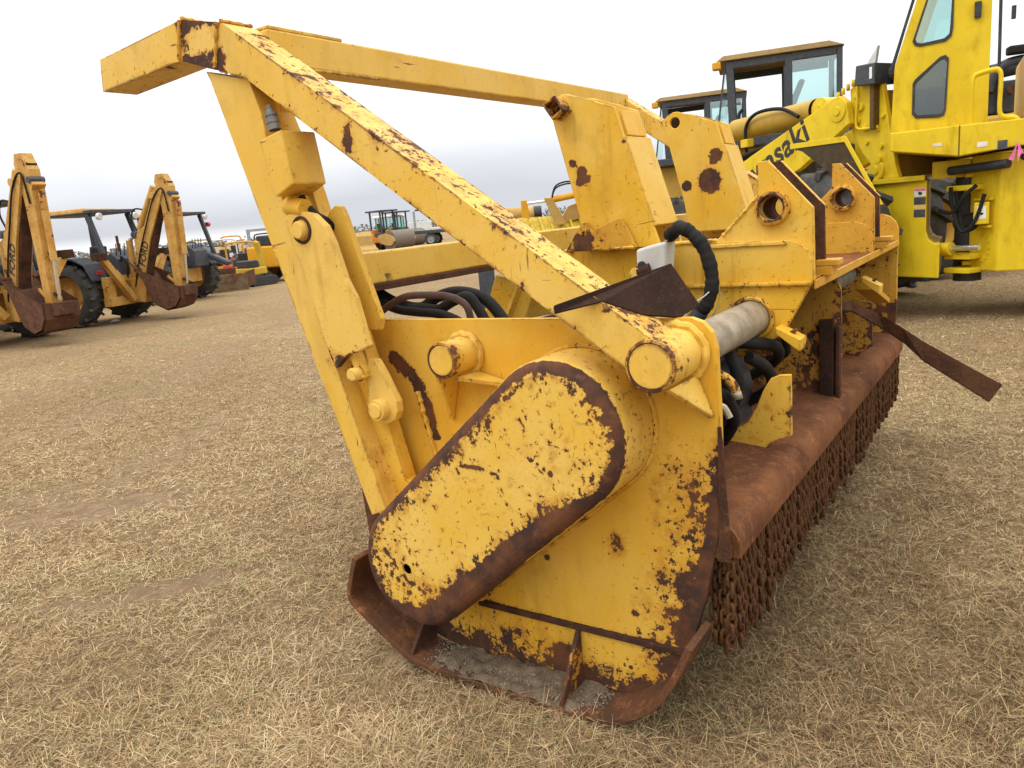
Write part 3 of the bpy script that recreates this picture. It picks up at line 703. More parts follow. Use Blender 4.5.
# hitch plates standing on the hood
IN = [(.724, 1.426), (.2, 1.421), (.04, 1.43), (-.315, 1.420), (-.352, 1.408), (-.384, 1.382), (-.400, 1.34), (-.402, 1.253), (-.291, 1.049), (-.262, 1.034), (-.239, 1.028), (-.212, 1.024), (-.187, 1.006), (-.14, .985), (-.10, .978), (-.06, .985), (.0, 1.01), (.08, 1.06), (.2, 1.06), (.5, 1.0), (.68, 1.02)]
def in_wear(x, y, z):
    wv = .10 if z < 1.24 else .02
    if 1.225 < z < 1.275: wv = .30
    d = segd((y, z), [(-.402, 1.253), (-.291, 1.049), (-.239, 1.028)])
    return max(wv, .35*(1-ss(d, .0, .05)))
for (xi, full) in ((1.075, True), (2.42, False)):
    pl = MB(); pl.plate(IN, xi, xi+.026, .024 if full else .05, wear=in_wear if full else (lambda x, y, z: .5*(1-ss(z, 1.2, 1.34))+.05)); ip = pl.build('hitch_plate', YH if full else EARR, MU, .004)
    if full:
        lg = MB(); lg.box((xi-.022, -.40, 1.247), (xi, .22, 1.262), wear=.28); lg.build('weld_ledge', YH, ip, .004)
        lg = MB(); lg.bar((xi-.008, .012, 1.425), (xi-.008, .012, 1.262), .016, .012, (1, 0, 0)); lg.build('stiffener', YH, ip, .003)
        lg = MB(); lg.box((xi-.010, -.31, 1.405), (xi-.0, .0, 1.420), wear=.22); lg.build('top_lip', YH, ip, .003)
        rg = MB(); rg.tube([(xi-.004, -.169+.083*math.cos(2*math.pi*k/32), 1.117+.083*math.sin(2*math.pi*k/32)) for k in range(32)], .010, 8, closed=True, wear=.4); rg.build('weld_bead', YH, ip)
MB().lathe([(0, .072), (1.06, .072)], (.02, -.169, 1.117), (1, 0, 0), 40).build('cross_tube', STEEL, MU)
MB().lathe([(0, .072), (.85, .072)], (1.55, -.14, 1.10), (1, 0, 0), 30).build('cross_tube', STEEL, MU)

# hitch ears with bushings
EAR = [(-.030, 1.44), (-.196, 1.605), (-.196, 1.728), (-.235, 1.728), (-.402, 1.538), (-.406, 1.261), (.16, 1.261), (.16, 1.44)]
def ear_wear2(x, y, z): return .55*(1-ss(z, 1.27, 1.40))+.05
for (xe, mat, bz) in ((1.105, YH, .035), (2.43, EARR, .05)):
    e = MB(); e.plate(EAR, xe-.004, xe+.022, .025, holes=[(-.252, 1.547, .045)], wear=(lambda x, y, z: .04) if mat is YH else ear_wear2); eo = e.build('hitch_ear', mat, MU, .003)
    bs_ = MB(); bs_.lathe([(.0, .046), (-.03, .046), (-.034, .052), (-.03, .064), (-.012, .068), (.0, .070)], (xe-.004, -.252, 1.547), (1, 0, 0), 32, wear=lambda x, y, z: .62 if math.hypot(y+.252, z-1.547) < .058 else .3); bs_.build('bushing', EARR, eo)
    bs_ = MB(); bs_.lathe([(.0, .046), (.2, .046)], (xe-.0, -.252, 1.547), (1, 0, 0), 28); bs_.build('bushing_sleeve', RUSTO, eo)
for xe in (1.285, 2.585):
    e = MB(); e.plate(EAR, xe, xe+.024, .04, holes=[(-.252, 1.547, .045)], wear=lambda x, y, z: .9 if x < xe+.01 else .2); e.build('hitch_ear', EARR if xe > 2 else RUST, MU, .003)
    MB().bar((xe+.012, -.2365, 1.7285), (xe+.012, -.4045, 1.5385), .026, .003, (0, 1, 1)).build('ear_edge', YH, MU)
MB().cyl((1.66, -.27, 1.145), (2.40, -.27, 1.145), .055, 20).build('cross_tube', plain('dull_tube', (.14, .125, .10), .55, .2, .4), MU)
MB().plate([(.02, .68), (.02, 1.225), (.05, 1.225), (.05, .68)], 1.66, W-.01, .08, wear=.5).build('back_panel', rusty('shaded_panel_rust', (.045, .025, .016), (.09, .04, .02), (.14, .06, .025)), MU)  # rust darkened so its colour also holds the shade inside the bay
for x_ in (1.85, 2.2, 2.75, 3.0): MB().bar((x_, -.30, 1.20), (x_, .01, .95), .05, .012, (0, 1, 1)).build('shelf_strut', RUST, MU, .002)
MB().bar((2.62, -.33, 1.05), (2.95, -.36, .93), .10, .03).build('torn_bracket', EARR, MU, .004)
# rear shelf and its lugs
sh_ = MB(); sh_.box((1.10, -.404, 1.230), (W, .18, 1.258)); shelf = sh_.build('rear_shelf', RUSTO, MU, .004)
MB().box((1.10, -.412, 1.226), (W, -.404, 1.262)).build('shelf_edge', EARR, shelf, .003)
for x in (1.30, 2.62):
    t_ = MB(); t_.box((x-.045, -.465, 1.30), (x+.045, -.375, 1.325)); t_.box((x-.045, -.44, 1.262), (x+.045, -.375, 1.30)); t_.build('pin_lug', EARR, shelf, .004)
for x, y, z in ((1.04, -.36, 1.045), (2.46, -.42, 1.08)):
    t_ = MB(); t_.add([(x-.05, y+.075, z+.05), (x-.05, y-.02, z+.0), (x+.05, y-.02, z+.0), (x+.05, y+.075, z+.05), (x-.05, y+.07, z+.02), (x-.05, y-.015, z-.045), (x+.05, y-.015, z-.045), (x+.05, y+.07, z+.02)],
                      [(0, 1, 2, 3), (7, 6, 5, 4), (0, 4, 5, 1), (1, 5, 6, 2), (2, 6, 7, 3), (3, 7, 4, 0)], .15); t_.cyl((x, y+.012, z+.022), (x, y+.018, z+.034), .014, 12, wear=1); t_.build('hanging_lug', YH, MU, .003)

# tall link brackets, each two plates with a closing strip
BR = [(.691, 2.055), (.66, 2.082), (.625, 2.098), (.60, 2.098), (.498, 2.060), (.379, 2.012), (.341, 1.885), (.231, 1.520), (.20, 1.428), (.555, 1.428), (.576, 1.584), (.653, 1.902)]
def br_wear(bl):
    def f(x, y, z):
        wv = .0
        for (a, b, r) in bl: wv = max(wv, 1.02*(1-ss(math.hypot(y-a, z-b), r*.55, r*1.15)))
        return wv
    return f
for xb, bl, wd_, hole in ((1.045, [(.548, 1.765, .030), (.560, 1.728, .026), (.525, 1.735, .022), (.592, 1.806, .022), (.34, 1.87, .012)], .23, False), (2.30, [(.386, 1.838, .048), (.425, 1.70, .085), (.558, 1.69, .036), (.40, 1.81, .03)], .2, True)):
    a_ = MB(); a_.plate(BR, xb, xb+.024, .016, holes=[(.617, 2.04, .030)] if hole else (), wear=br_wear(bl)); ao = a_.build('link_bracket', YH, MU, .004)
    a_ = MB(); a_.plate(BR, xb+wd_, xb+wd_+.024, .04, holes=[(.617, 2.04, .030)]); a_.build('bracket_plate', YH, ao, .004)
    s_ = MB(); s_.prism([(.346, 1.888), (.333, 1.892), (.219, 1.515), (.232, 1.510)], xb+.010, xb+wd_+.030); s_.build('closing_strip', YB, ao, .004)
    s_ = MB(); s_.prism([(.372, 2.005), (.384, 2.000), (.352, 1.893), (.340, 1.897)], xb+.05, xb+wd_-.01); s_.build('inner_strip', YP, ao, .003)
    if hole: MB().cyl((xb+.06, .617, 2.04), (xb+.10, .617, 2.04), .05, 16).build('dark_hole_backing', RUSTD, ao)  # dark cylinder added behind the hole to keep it from looking lit
    if not hole:
        tb = MB()
        q_ = [(.682, 2.060), (.618, 2.090), (.575, 2.025), (.635, 1.99)]; c_ = (.628, 2.042); qi = [(c_[0]+(a-c_[0])*.72, c_[1]+(b-c_[1])*.72) for a, b in q_]
        vs = [(xb-.075, *p) for p in q_]+[(xb-.075, *p) for p in qi]+[(xb, *p) for p in q_]+[(xb-.004, *p) for p in qi]
        fs = [(i, (i+1) % 4, 4+(i+1) % 4, 4+i) for i in range(4)]+[(i, 8+i, 8+(i+1) % 4, (i+1) % 4) for i in range(4)]+[(4+i, 4+(i+1) % 4, 12+(i+1) % 4, 12+i) for i in range(4)]+[(12, 13, 14, 15)]
        tb.add(vs, fs, lambda x, y, z: .5); tb.build('square_socket', EARR, ao, .004)
# rusty bracket with an eye at the foot of the near link bracket
MB().plate([(.632, 1.43), (.548, 1.545), (.52, 1.55), (.497, 1.513), (.37, 1.557), (.355, 1.555), (.293, 1.43)], 1.005, 1.030, .022, holes=[(.536, 1.500, .012)], wear=lambda x, y, z: .85 if y > .50 and z < 1.50 else (.35 if y > .44 else .08)).build('eye_bracket', EARR, MU, .003)
# brace below the low beam
MB().bar((1.02, .93, 1.30), (1.02, 1.02, 1.10), .20, .02, (1, .3, 0)).build('brace', YH, MU, .004)
b_ = MB(); b_.add([(.98, .90, 1.30), (.98, 1.0, 1.12), (1.5, .95, 1.10), (1.5, .88, 1.28), (.98, .88, 1.295), (.98, .98, 1.11), (1.5, .93, 1.09), (1.5, .86, 1.27)], [(0, 1, 2, 3), (7, 6, 5, 4), (0, 4, 5, 1), (1, 5, 6, 2), (2, 6, 7, 3), (3, 7, 4, 0)], .1); b_.build('deflector_plate', YH, MU, .003)

# motor bay: motor, hoses, saddle plate, uprights
mo = MB(); mo.lathe([(0, .0), (0, .12), (.06, .14), (.30, .14), (.31, .11), (.46, .11), (.47, .15), (.53, .15), (.53, .08), (.7, .08)], (.03, -.07, .87), (1, 0, 0), 28); mo.box((.05, -.2, .70), (.5, .2, .80)); mo.box((.52, -.17, .80), (.66, .1, 1.02)); motor = mo.build('hydraulic_motor', RUBBER, MU)
MB().plate([(.1, .69), (-.05, .70), (-.15, .726), (-.20, .742), (-.245, .772), (-.28, .835), (-.305, .90), (-.332, .945), (-.36, .958), (-.403, .962), (-.404, .733), (-.36, .720), (-.322, .698), (-.305, .672), (-.301, .646), (-.28, .64), (.1, .66)], .745, .772, .024, wear=lambda x, y, z: .16*(z < .84)+.28*(y < -.39)).build('saddle_plate', YP, MU, .003)
def up_wear(x, y, z): return .14+.22*(z < .98)+.3*(y < -.37)
MB().plate([(.2, .70), (.15, 1.05), (-.05, 1.18), (-.25, 1.228), (-.345, 1.228), (-.385, 1.205), (-.400, 1.16), (-.404, .86), (-.398, .64), (-.2, .655)], 1.62, 1.645, .03, wear=up_wear).build('upright_plate', YDIRT_SHADE, MU, .003)
MB().box((1.585, -.375, .655), (1.618, -.315, 1.03)).build('channel_iron', RUSTD, MU, .004)
MB().box((1.590, -.402, .645), (1.6195, -.385, 1.0)).build('channel_flange', RUST, MU, .003)
MB().plate([(.12, .68), (.0, .85), (-.13, .95), (-.30, 1.0), (-.385, .98), (-.39, .74), (-.33, .70), (-.30, .65), (.1, .66)], 2.5, 2.525, .05, wear=up_wear).build('saddle_plate', YDIRT_SHADE, MU, .003)
hl = [[(.10, -.24, 1.05), (.2, -.26, .9), (.3, -.26, .78), (.45, -.2, .72)], [(.12, -.16, 1.12), (.3, -.2, 1.08), (.5, -.24, .98), (.62, -.22, .86)], [(.30, -.2, 1.02), (.45, -.26, .95), (.52, -.27, .85), (.6, -.2, .74)], [(.10, -.02, 1.08), (.16, -.16, 1.04), (.30, -.24, .95), (.40, -.20, .84), (.55, -.05, .82)], [(.08, -.10, .95), (.2, -.25, .93), (.3, -.27, .84), (.45, -.15, .82)], [(.35, .0, 1.10), (.5, -.12, 1.10), (.62, -.16, 1.0), (.70, -.1, .9)], [(.75, -.05, 1.02), (.6, -.14, .95), (.42, -.18, .95), (.2, -.1, 1.0)],
      [(1.2, -.05, 1.05), (1.3, -.2, 1.05), (1.4, -.22, .92), (1.55, -.1, .85)], [(1.75, 0, 1.1), (1.9, -.2, 1.02), (2.1, -.25, .92), (2.3, -.15, .88)], [(1.75, -.1, .95), (2.0, -.25, .95), (2.2, -.22, 1.08), (2.4, -.1, 1.1)]]
for i, h in enumerate(hl):
    MB().tube(spline(h, 8), .022 if i % 2 == 0 else .018, 10).build('hydraulic_hose', RUBBER, MU)
MB().tube(spline([(0.45, -0.229, 1.028), (0.45, -0.246, 1.025), (0.45, -0.27, 1.012), (0.45, -0.296, 0.986), (0.45, -0.302, 0.959)], 6), .016, 10, wear=.5).build('elbow_fitting', EARR, MU)
MB().cyl((0.45, -0.302, 0.966), (0.45, -0.309, 0.942), .018, 8).build('pipe_nut', STEEL, MU)
MB().tube(spline([(0.3, -0.292, 0.955), (0.3, -0.312, 0.95), (0.3, -0.33, 0.918)], 5), .012, 8).build('pipe_stub', STEEL, MU)
mb_ = MB(); mb_.lathe([(0, .0), (0, .15), (.05, .17), (.28, .17), (.30, .13), (.36, .13), (.36, 0)], (.79, .0, .84), (1, 0, 0), 28); mb_.box((.80, -.15, .66), (1.12, .2, .80)); mb_.box((.82, -.12, .98), (1.05, .2, 1.07)); mb_.cyl((.78, -.12, .93), (.76, -.135, .925), .012, 8); mb_.build('gear_pump', BLACK, MU, .006)
for h in ([(.80, -.16, 1.04), (.78, -.2, .95), (.80, -.18, .84), (.84, -.1, .76)], [(.86, -.22, 1.0), (.95, -.26, .94), (1.05, -.25, .84), (1.1, -.12, .75)], [(.80, .0, 1.08), (.9, -.18, 1.05), (1.1, -.25, 1.0), (1.3, -.2, .9), (1.35, -.05, .8)], [(.72, -.02, .90), (.74, -.16, .86), (.74, -.18, .78), (.72, -.1, .72)]):
    MB().tube(spline(h, 8), .024, 10).build('hydraulic_hose', RUBBER, MU)
# hoses between post and motor, above the end plate
for pts, r, m_ in (([(.10, 1.13, 1.53), (.11, 1.088, 1.46), (.12, 1.045, 1.39), (.12, .961, 1.335), (.12, .862, 1.30), (.13, .776, 1.288), (.15, .658, 1.271), (.17, .522, 1.20)], .017, RUBBER),
                   ([(.12, 1.12, 1.50), (.15, 1.06, 1.42), (.19, .97, 1.33), (.22, .849, 1.291), (.24, .767, 1.329), (.25, .691, 1.345), (.25, .609, 1.338), (.25, .542, 1.312), (.25, .481, 1.246), (.25, .44, 1.18)], .022, RUBBER),
                   ([(.18, .86, 1.29), (.2, .805, 1.292), (.2, .732, 1.288), (.2, .668, 1.315), (.2, .595, 1.333), (.2, .553, 1.296), (.2, .50, 1.20)], .020, RUBBER),
                   ([(.06, .93, 1.275), (.05, .902, 1.292), (.05, .832, 1.329), (.05, .754, 1.356), (.06, .67, 1.359), (.07, .59, 1.353), (.07, .536, 1.339), (.07, .496, 1.308), (.08, .49, 1.22)], .013, plain('brown_hose', (.07, .035, .028), .7))):
    MB().tube(spline(pts, 8), r, 10).build('hydraulic_hose', m_, MU)
MB().cyl((.055, .985, 1.235), (.058, .925, 1.278), .016, 12).build('hose_fitting', STEEL, MU)
MB().tube(spline([(-.15, 1.00, 1.733), (-.15, .983, 1.705), (-.15, .936, 1.665), (-.13, .908, 1.64), (-.08, .93, 1.60), (0, 1.0, 1.58), (.08, 1.10, 1.54)], 6), .013, 10).build('hydraulic_hose', RUBBER, MU)
# wrapped hose hanging over the hitch plate
hp = spline([(.98, .13, 1.47), (.94, .075, 1.500), (.90, .045, 1.502), (.90, .011, 1.484), (.90, -.036, 1.431), (.90, -.065, 1.353), (.90, -.071, 1.275), (.90, -.050, 1.205), (.90, -.018, 1.168)], 9)
wh = MB(); wh.tube(hp, [.027+.0012*math.sin(i*1.7)+.0015*math.sin(i*.6) for i in range(len(hp))], 14); wh.build('wrapped_hose', RUBBER, MU)
MB().cyl((.90, -.022, 1.172), (.90, .005, 1.135), .032, 16).build('hose_coupling', CHAR, MU)
MB().tube(spline([(.885, -.09, 1.275), (.87, -.055, 1.24), (.87, .0, 1.20), (.87, .06, 1.12)], 6), .0025, 6).build('tie_wire', LGREY, MU)
MB().tube(spline([(.90, -.098, 1.27), (.90, -.10, 1.22), (.90, -.08, 1.17), (.90, -.05, 1.135)], 6), .002, 6).build('tie_wire', STEEL, MU)
# pale grey valve wrapped in sheet with a fitting
vb = MB(); vb.add([(.95, .269, 1.423), (.95, .13, 1.452), (.95, .145, 1.30), (.95, .270, 1.285), (1.04, .262, 1.43), (1.04, .125, 1.455), (1.04, .14, 1.30), (1.04, .26, 1.285)], [(0, 1, 2, 3), (7, 6, 5, 4), (0, 4, 5, 1), (1, 5, 6, 2), (2, 6, 7, 3), (3, 7, 4, 0)]); vbo = vb.build('valve_block', LGREY, MU, .012, seg=3)
MB().add([(.955, .14, 1.455), (.955, .085, 1.470), (1.03, .10, 1.462), (1.03, .14, 1.452), (.955, .14, 1.451), (.955, .09, 1.462), (1.03, .10, 1.456), (1.03, .14, 1.448)], [(0, 1, 2, 3), (7, 6, 5, 4), (0, 4, 5, 1), (1, 5, 6, 2), (2, 6, 7, 3), (3, 7, 4, 0)]).build('sheet_flap', LGREY, vbo)
MB().cyl((.92, .25, 1.335), (.93, .20, 1.345), .024, 12).build('valve_port', RUST, vbo)
MB().cyl((.90, .245, 1.325), (.93, .262, 1.325), .028, 14).build('valve_knob', YB, vbo)
MB().cyl((.91, .225, 1.36), (.93, .235, 1.36), .018, 12).build('valve_cap', BLACK, vbo)
# loose rusty flap lying on the near arm
FL = [(-0.3, -0.077, 1.367), (0.06, -0.254, 1.434), (0.087, -0.325, 1.31), (0.013, -0.296, 1.286), (-0.093, -0.23, 1.309), (-0.185, -0.158, 1.359), (-0.298, -0.077, 1.345)]
nrm = (Vector(FL[1])-Vector(FL[0])).cross(Vector(FL[2])-Vector(FL[0])).normalized(); nrm = -nrm if nrm.y < 0 else nrm
p4 = [Vector(p) for p in FL]; f_ = MB(); m_ = len(p4)
f_.add(p4+[p+nrm*.012 for p in p4], [tuple(range(m_)), tuple(reversed(range(m_, 2*m_)))]+[(i, m_+i, m_+(i+1) % m_, (i+1) % m_) for i in range(m_)]); f_.build('loose_flap', RUSTD, MU, .002)

# bent strap sticking out at the back
top = [(1.9, -.25, 1.075), (2.08, -.354, 1.036), (2.2, -.463, .955), (2.2, -.574, .882), (2.2, -.678, .808), (2.2, -.84, .71), (2.2, -1.005, .612)]
bot = [(1.9, -.24, 1.05), (2.1, -.36, 1.01), (2.24, -.485, .895), (2.24, -.58, .825), (2.22, -.672, .738), (2.22, -.82, .640), (2.22, -.955, .548)]
vs = [p for pr in zip(top, bot) for p in pr]; n_ = len(vs); vs = [(x, y, z+(.012 if k_ % 2 == 0 else -.014)) for k_, (x, y, z) in enumerate(vs)]; vs2 = [(x+.022, y, z-.012) for x, y, z in vs]
fs = [(i*2, i*2+1, i*2+3, i*2+2) for i in range(6)]; fs += [tuple(n_+k for k in reversed(f)) for f in fs]
fs += [(i*2, i*2+2, n_+i*2+2, n_+i*2) for i in range(6)]+[(i*2+1, n_+i*2+1, n_+i*2+3, i*2+3) for i in range(6)]+[(0, n_, n_+1, 1), (12, 13, n_+13, n_+12)]
MB().add(vs, fs) if False else None
st = MB(); st.add(vs+vs2, fs); st.build('bent_strap', rusty('strap_rust', (.10, .05, .032), (.16, .08, .045), (.22, .10, .05)), MU)

def weld(pts, r, mat, parent=None):
    q_ = spline(pts, max(6, int((Vector(pts[0])-Vector(pts[-1])).length/.012/max(1, len(pts)-1)))); n = len(q_); rg = random.Random(len(s_seed)); s_seed.append(1)
    q_ = [p+Vector((rg.uniform(-.0015, .0015), rg.uniform(-.0015, .0015), rg.uniform(-.0015, .0015))) for p in q_]
    return MB().tube(q_, [r*(1+.25*math.sin(i*2.1)+rg.uniform(-.15, .15)) for i in range(n)], 7, wear=.22).build('weld_bead', mat, parent or MU)
s_seed = []
weld([(1.074, -.035, 1.437), (1.074, .20, 1.432), (1.074, .54, 1.432)], .008, YH)
weld([(1.101, -.05, 1.452), (1.101, -.198, 1.600)], .007, YH)
weld([(-.004, .70, 1.02), (-.004, .63, .70)], .009, YP)
weld([(-.193, 1.455, 2.388), (-.193, 1.492, 2.258)], .008, EARR); weld([(-.193, 1.25, 2.34), (-.193, 1.30, 2.20)], .008, EARR)
weld([(-.186, 1.455, 2.392), (-.05, 1.455, 2.392)], .008, EARR); weld([(-.186, 1.245, 2.343), (-.05, 1.245, 2.343)], .007, EARR)
weld([(-.17, 1.30, 2.196), (-.17, 1.17, 2.150), (-.10, 1.05, 2.07)], .008, YP)
weld([(.028, -.35, 1.11), (.028, -.395, .665)], .007, RUST)
weld([(1.074, .64, 1.424), (1.029, .63, 1.432), (1.004, .30, 1.432)], .007, YH)
weld([(1.12, -.39, 1.262), (1.28, -.39, 1.262)], .007, EARR); weld([(2.457, -.39, 1.262), (2.457, .1, 1.262)], .008, EARR); weld([(2.428, -.39, 1.262), (2.428, .1, 1.262)], .008, EARR)
weld([(.06, 1.18, 2.206), (.5, 1.17, 2.204)], .006, YB)

# chain curtain
def link_pts(rot, z, L=.049, wd=.0235, n=14):
    o = []
    for k in range(n):
        t = 2*math.pi*k/n; c, s_ = math.cos(t), math.sin(t)
        h = (L-wd)/2*(1 if s_ > 0 else -1)*(min(1, abs(s_)*3)); a = c*wd/2; o.append((a*math.cos(rot), a*math.sin(rot), z+h+s_*wd/2))
    return o
def strand(nl, seed):
    r_ = random.Random(seed); b = MB(); lean = r_.uniform(-.12, .12)
    for i in range(nl):
        z = -.016-i*.0355; q_ = link_pts((math.pi/4 if i % 2 else -math.pi/4)+r_.uniform(-.2, .2), z)
        dx, dy = lean*i*.004+r_.uniform(-.001, .001), r_.uniform(-.0015, .0015)
        b.tube([(x+dx, y+dy, zz_) for x, y, zz_ in q_], .0056, 6, closed=True)
    return b
protos = []
rng = random.Random(5)
for k in range(4):
    o = strand(9+k % 2, 40+k).build('chain', RCHAIN, MU); protos.append(o)
nS = 96; sp = (W-.07)/(nS-1)
for i in range(nS):
    if i < 4: o = protos[i]
    else:
        o = protos[rng.randrange(4)].copy(); COL.objects.link(o); o.parent = MU
    o.location = (.035+i*sp, -.412+rng.uniform(-.004, .004), .584); o.rotation_euler = (rng.uniform(-.05, .03), rng.uniform(-.04, .04), rng.choice((0, math.pi))); o.scale = (1, 1, rng.uniform(.93, 1.0)*(.92 if 20 < i < 34 or i > 70 else .97))
bk = MB(); src = [strand(10, 70+k) for k in range(3)]
for row, (yr, n2) in enumerate(((-.382, 94), (-.352, 92))):
    for i in range(n2):
        s_ = src[(i*7+row) % 3]; ox, oz = .045+i*(W-.09)/(n2-1), .584; sc = rng.uniform(.86, 1.0); b0 = len(bk.v)
        bk.v += [(x+ox, y+yr, z*sc+oz) for x, y, z in s_.v]; bk.f += [tuple(b0+k for k in f) for f in s_.f]; bk.sm += s_.sm; bk.w += [0]*len(s_.v)
tag(bk.build('chain_rows', RCHAIN, MU), kind='stuff')

# ---------------------------------------------------------------- machines standing around
TYR = {}
def wheel(parent, c, r, wd, axis=(0, 1, 0), rim_mat=None, lugs=16, name='wheel', tyre_mat=None):
    """tyre with chevron lugs; rim is a sub-part"""
    ax = Vector(axis).normalized(); c = Vector(c); b = MB(); ri = r*.56; o = c-ax*wd/2
    b.lathe([(wd*.12, ri), (0, ri+.04), (0, r*.80), (wd*.05, r*.90), (wd*.16, r*.945), (wd*.84, r*.945), (wd*.95, r*.90), (wd, r*.80), (wd, ri+.04), (wd*.88, ri), (wd*.12, ri)], o, ax, 40)
    u = ax.orthogonal().normalized(); q = ax.cross(u)
    for k in range(lugs*2):
        t = 2*math.pi*k/(lugs*2); sd_ = 1 if k % 2 else -1
        e = u*math.cos(t)+q*math.sin(t); t2 = t+.20; e2 = u*math.cos(t2)+q*math.sin(t2)
        b.bar(c+e2*r*.955+ax*sd_*wd*.02, c+e*r*.94+ax*sd_*wd*.50, r*.075, r*.10, e)
    t_ = b.build(name, tyre_mat or TYRE, parent)
    rm = MB(); rm.lathe([(wd*.16, ri*1.02), (wd*.20, ri*.9), (wd*.34, ri*.8), (wd*.36, ri*.32), (wd*.22, ri*.30), (wd*.22, 0)], o, ax, 28)
    rm.lathe([(wd*.16, ri*1.02), (wd*.20, ri*.9), (wd*.34, ri*.8), (wd*.36, ri*.32), (wd*.22, ri*.30), (wd*.22, 0)], c+ax*wd/2, -ax, 28)
    rm.build('rim', rim_mat or YO, t_); return t_

def chain_box(name, mat, parent, pts, x0, x1, axis=1, bevel=.01, wear=None):
    return MB().prism(pts, x0, x1, axis, wear).build(name, mat, parent, bevel)

def backhoe(o, heading, scale, label, cat='backhoe loader', boom=True, name='backhoe_loader', group=None):
    """x forward, y left, z up; origin under the rear axle"""
    r_ = empty(name, o, R(heading), scale); tag(r_, label, cat, group)
    for y in (.82, -.82): wheel(r_, (0, y, .74), .74, .44)
    for y in (.78, -.78): wheel(r_, (2.15, y, .48), .48, .28, lugs=12)
    MB().box((-.55, -.34, .55), (2.5, .34, .95)).build('chassis', YO, r_, .01)
    chain_box('bonnet', YO, r_, [(1.05, .95), (2.45, .95), (2.55, 1.35), (1.15, 1.55)], -.36, .36)
    MB().box((2.50, -.34, .62), (2.56, .34, 1.36)).build('grille', CHAR, r_, .01)
    MB().cyl((1.9, .12, 1.4), (1.9, .12, 2.1), .04, 12).build('exhaust_pipe', RUST, r_)
    for sy in (1, -1):
        MB().sheet([(-.72, 1.12), (-.60, 1.42), (-.30, 1.56), (.35, 1.58), (.62, 1.40), (.72, 1.05)], 0, .46, .03).add([], [])
        f_ = MB(); pth = [(-.78, 1.05), (-.62, 1.40), (-.32, 1.55), (.35, 1.57), (.66, 1.42), (.80, 1.05)]
        y0, y1 = (.56*sy, 1.04*sy); n = len(pth); vs = [(x, y0, z) for x, z in pth]+[(x, y1, z) for x, z in pth]+[(x, y0, z-.03) for x, z in pth]+[(x, y1, z-.03) for x, z in pth]
        fs = [(i, i+1, n+i+1, n+i) for i in range(n-1)]+[(2*n+i, 3*n+i, 3*n+i+1, 2*n+i+1) for i in range(n-1)]+[(i, 2*n+i, 2*n+i+1, i+1) for i in range(n-1)]+[(n+i, n+i+1, 3*n+i+1, 3*n+i) for i in range(n-1)]
        f_.add(vs, fs); f_.prism([p for p in pth]+[(.3, 1.1), (-.3, 1.1)], .56*sy, .53*sy, 1); fe = f_.build('fender', CHAR, r_)
        MB().box((-.80, (.66)*sy, 1.16), (-.775, .86*sy, 1.24)).build('tail_lamp', RED, fe, .006)
    MB().box((-.5, -.5, .95), (1.1, .5, 1.02)).build('floor', CHAR, r_, .008)
    st = MB(); st.box((-.05, -.24, 1.20), (.42, .24, 1.32)); st.bar((-.08, 0, 1.28), (-.16, 0, 1.78), .46, .10, (1, 0, 0)); st.cyl((.18, 0, 1.0), (.18, 0, 1.22), .09, 12); st.build('seat', BLACK, r_, .03)
    sw = MB(); sw.tube([(.78+.18*math.cos(t)*.9, .20*math.sin(t), 1.66+.07*math.cos(t)) for t in [2*math.pi*k/24 for k in range(24)]], .014, 8, closed=True); sw.cyl((.95, 0, 1.1), (.80, 0, 1.66), .025, 8); sw.bar((.78, -.19, 1.66), (.78, .19, 1.66), .02, .02); sw.build('steering_wheel', BLACK, r_)
    chain_box('dashboard', CHAR, r_, [(.85, 1.0), (1.1, 1.0), (1.1, 1.62), (.90, 1.55)], -.25, .25)
    # roll-over canopy
    for sy in (.62, -.62):
        MB().bar((.55, sy, 1.3), (.52, sy, 2.50), .09, .09, (1, 0, 0)).build('canopy_post', CHAR, r_, .01)
        MB().bar((-.92, sy, 1.30), (-.60, sy, 2.50), .09, .11, (1, 0, 0)).build('canopy_post', CHAR, r_, .01)
    cp = MB(); cp.box((-.80, -.68, 2.50), (.86, .68, 2.58)); can = cp.build('canopy', CHAR, r_, .015)
    cp = MB(); cp.add([(-.35, -.67, 2.583), (.87, -.67, 2.583), (.87, .69, 2.53), (-.60, .69, 2.53), (-.30, -.6, 2.63), (.82, -.6, 2.63), (.82, .66, 2.63), (-.55, .66, 2.63)], [(3, 2, 1, 0), (4, 5, 6, 7), (0, 1, 5, 4), (1, 2, 6, 5), (2, 3, 7, 6), (3, 0, 4, 7)]); cp.build('canopy_top', YO, can, .02)
    for sy in (.55, -.55): MB().lathe([(0, .04), (.03, .075), (.09, .08), (.10, .07), (.10, 0)], (-.80, sy, 2.43), (-1, 0, -.15), 16).build('work_lamp', LGREY, can)
    # operator's rear console with levers
    chain_box('console', CHAR, r_, [(-.62, 1.0), (-.92, 1.0), (-.92, 1.45), (-.70, 1.62)], -.30, .30)
    for k in range(4): MB().tube([(-.80, -.2+k*.13, 1.5), (-.84, -.2+k*.13, 1.80)], .012, 6).build('lever', BLACK, r_)
    if not boom:
        return r_
    # backhoe frame, stabilisers, boom, dipper, bucket
    fr = MB(); fr.box((-1.02, -.85, .42), (-.82, .85, .62)); fr.box((-1.02, -.85, .95), (-.86, .85, 1.08)); fr.box((-1.0, .62, .6), (-.85, .85, .98)); fr.box((-1.0, -.85, .6), (-.85, -.62, .98)); fr.box((-.98, -.30, .6), (-.86, -.14, .98)); fr.build('rear_frame', YO, r_, .008)
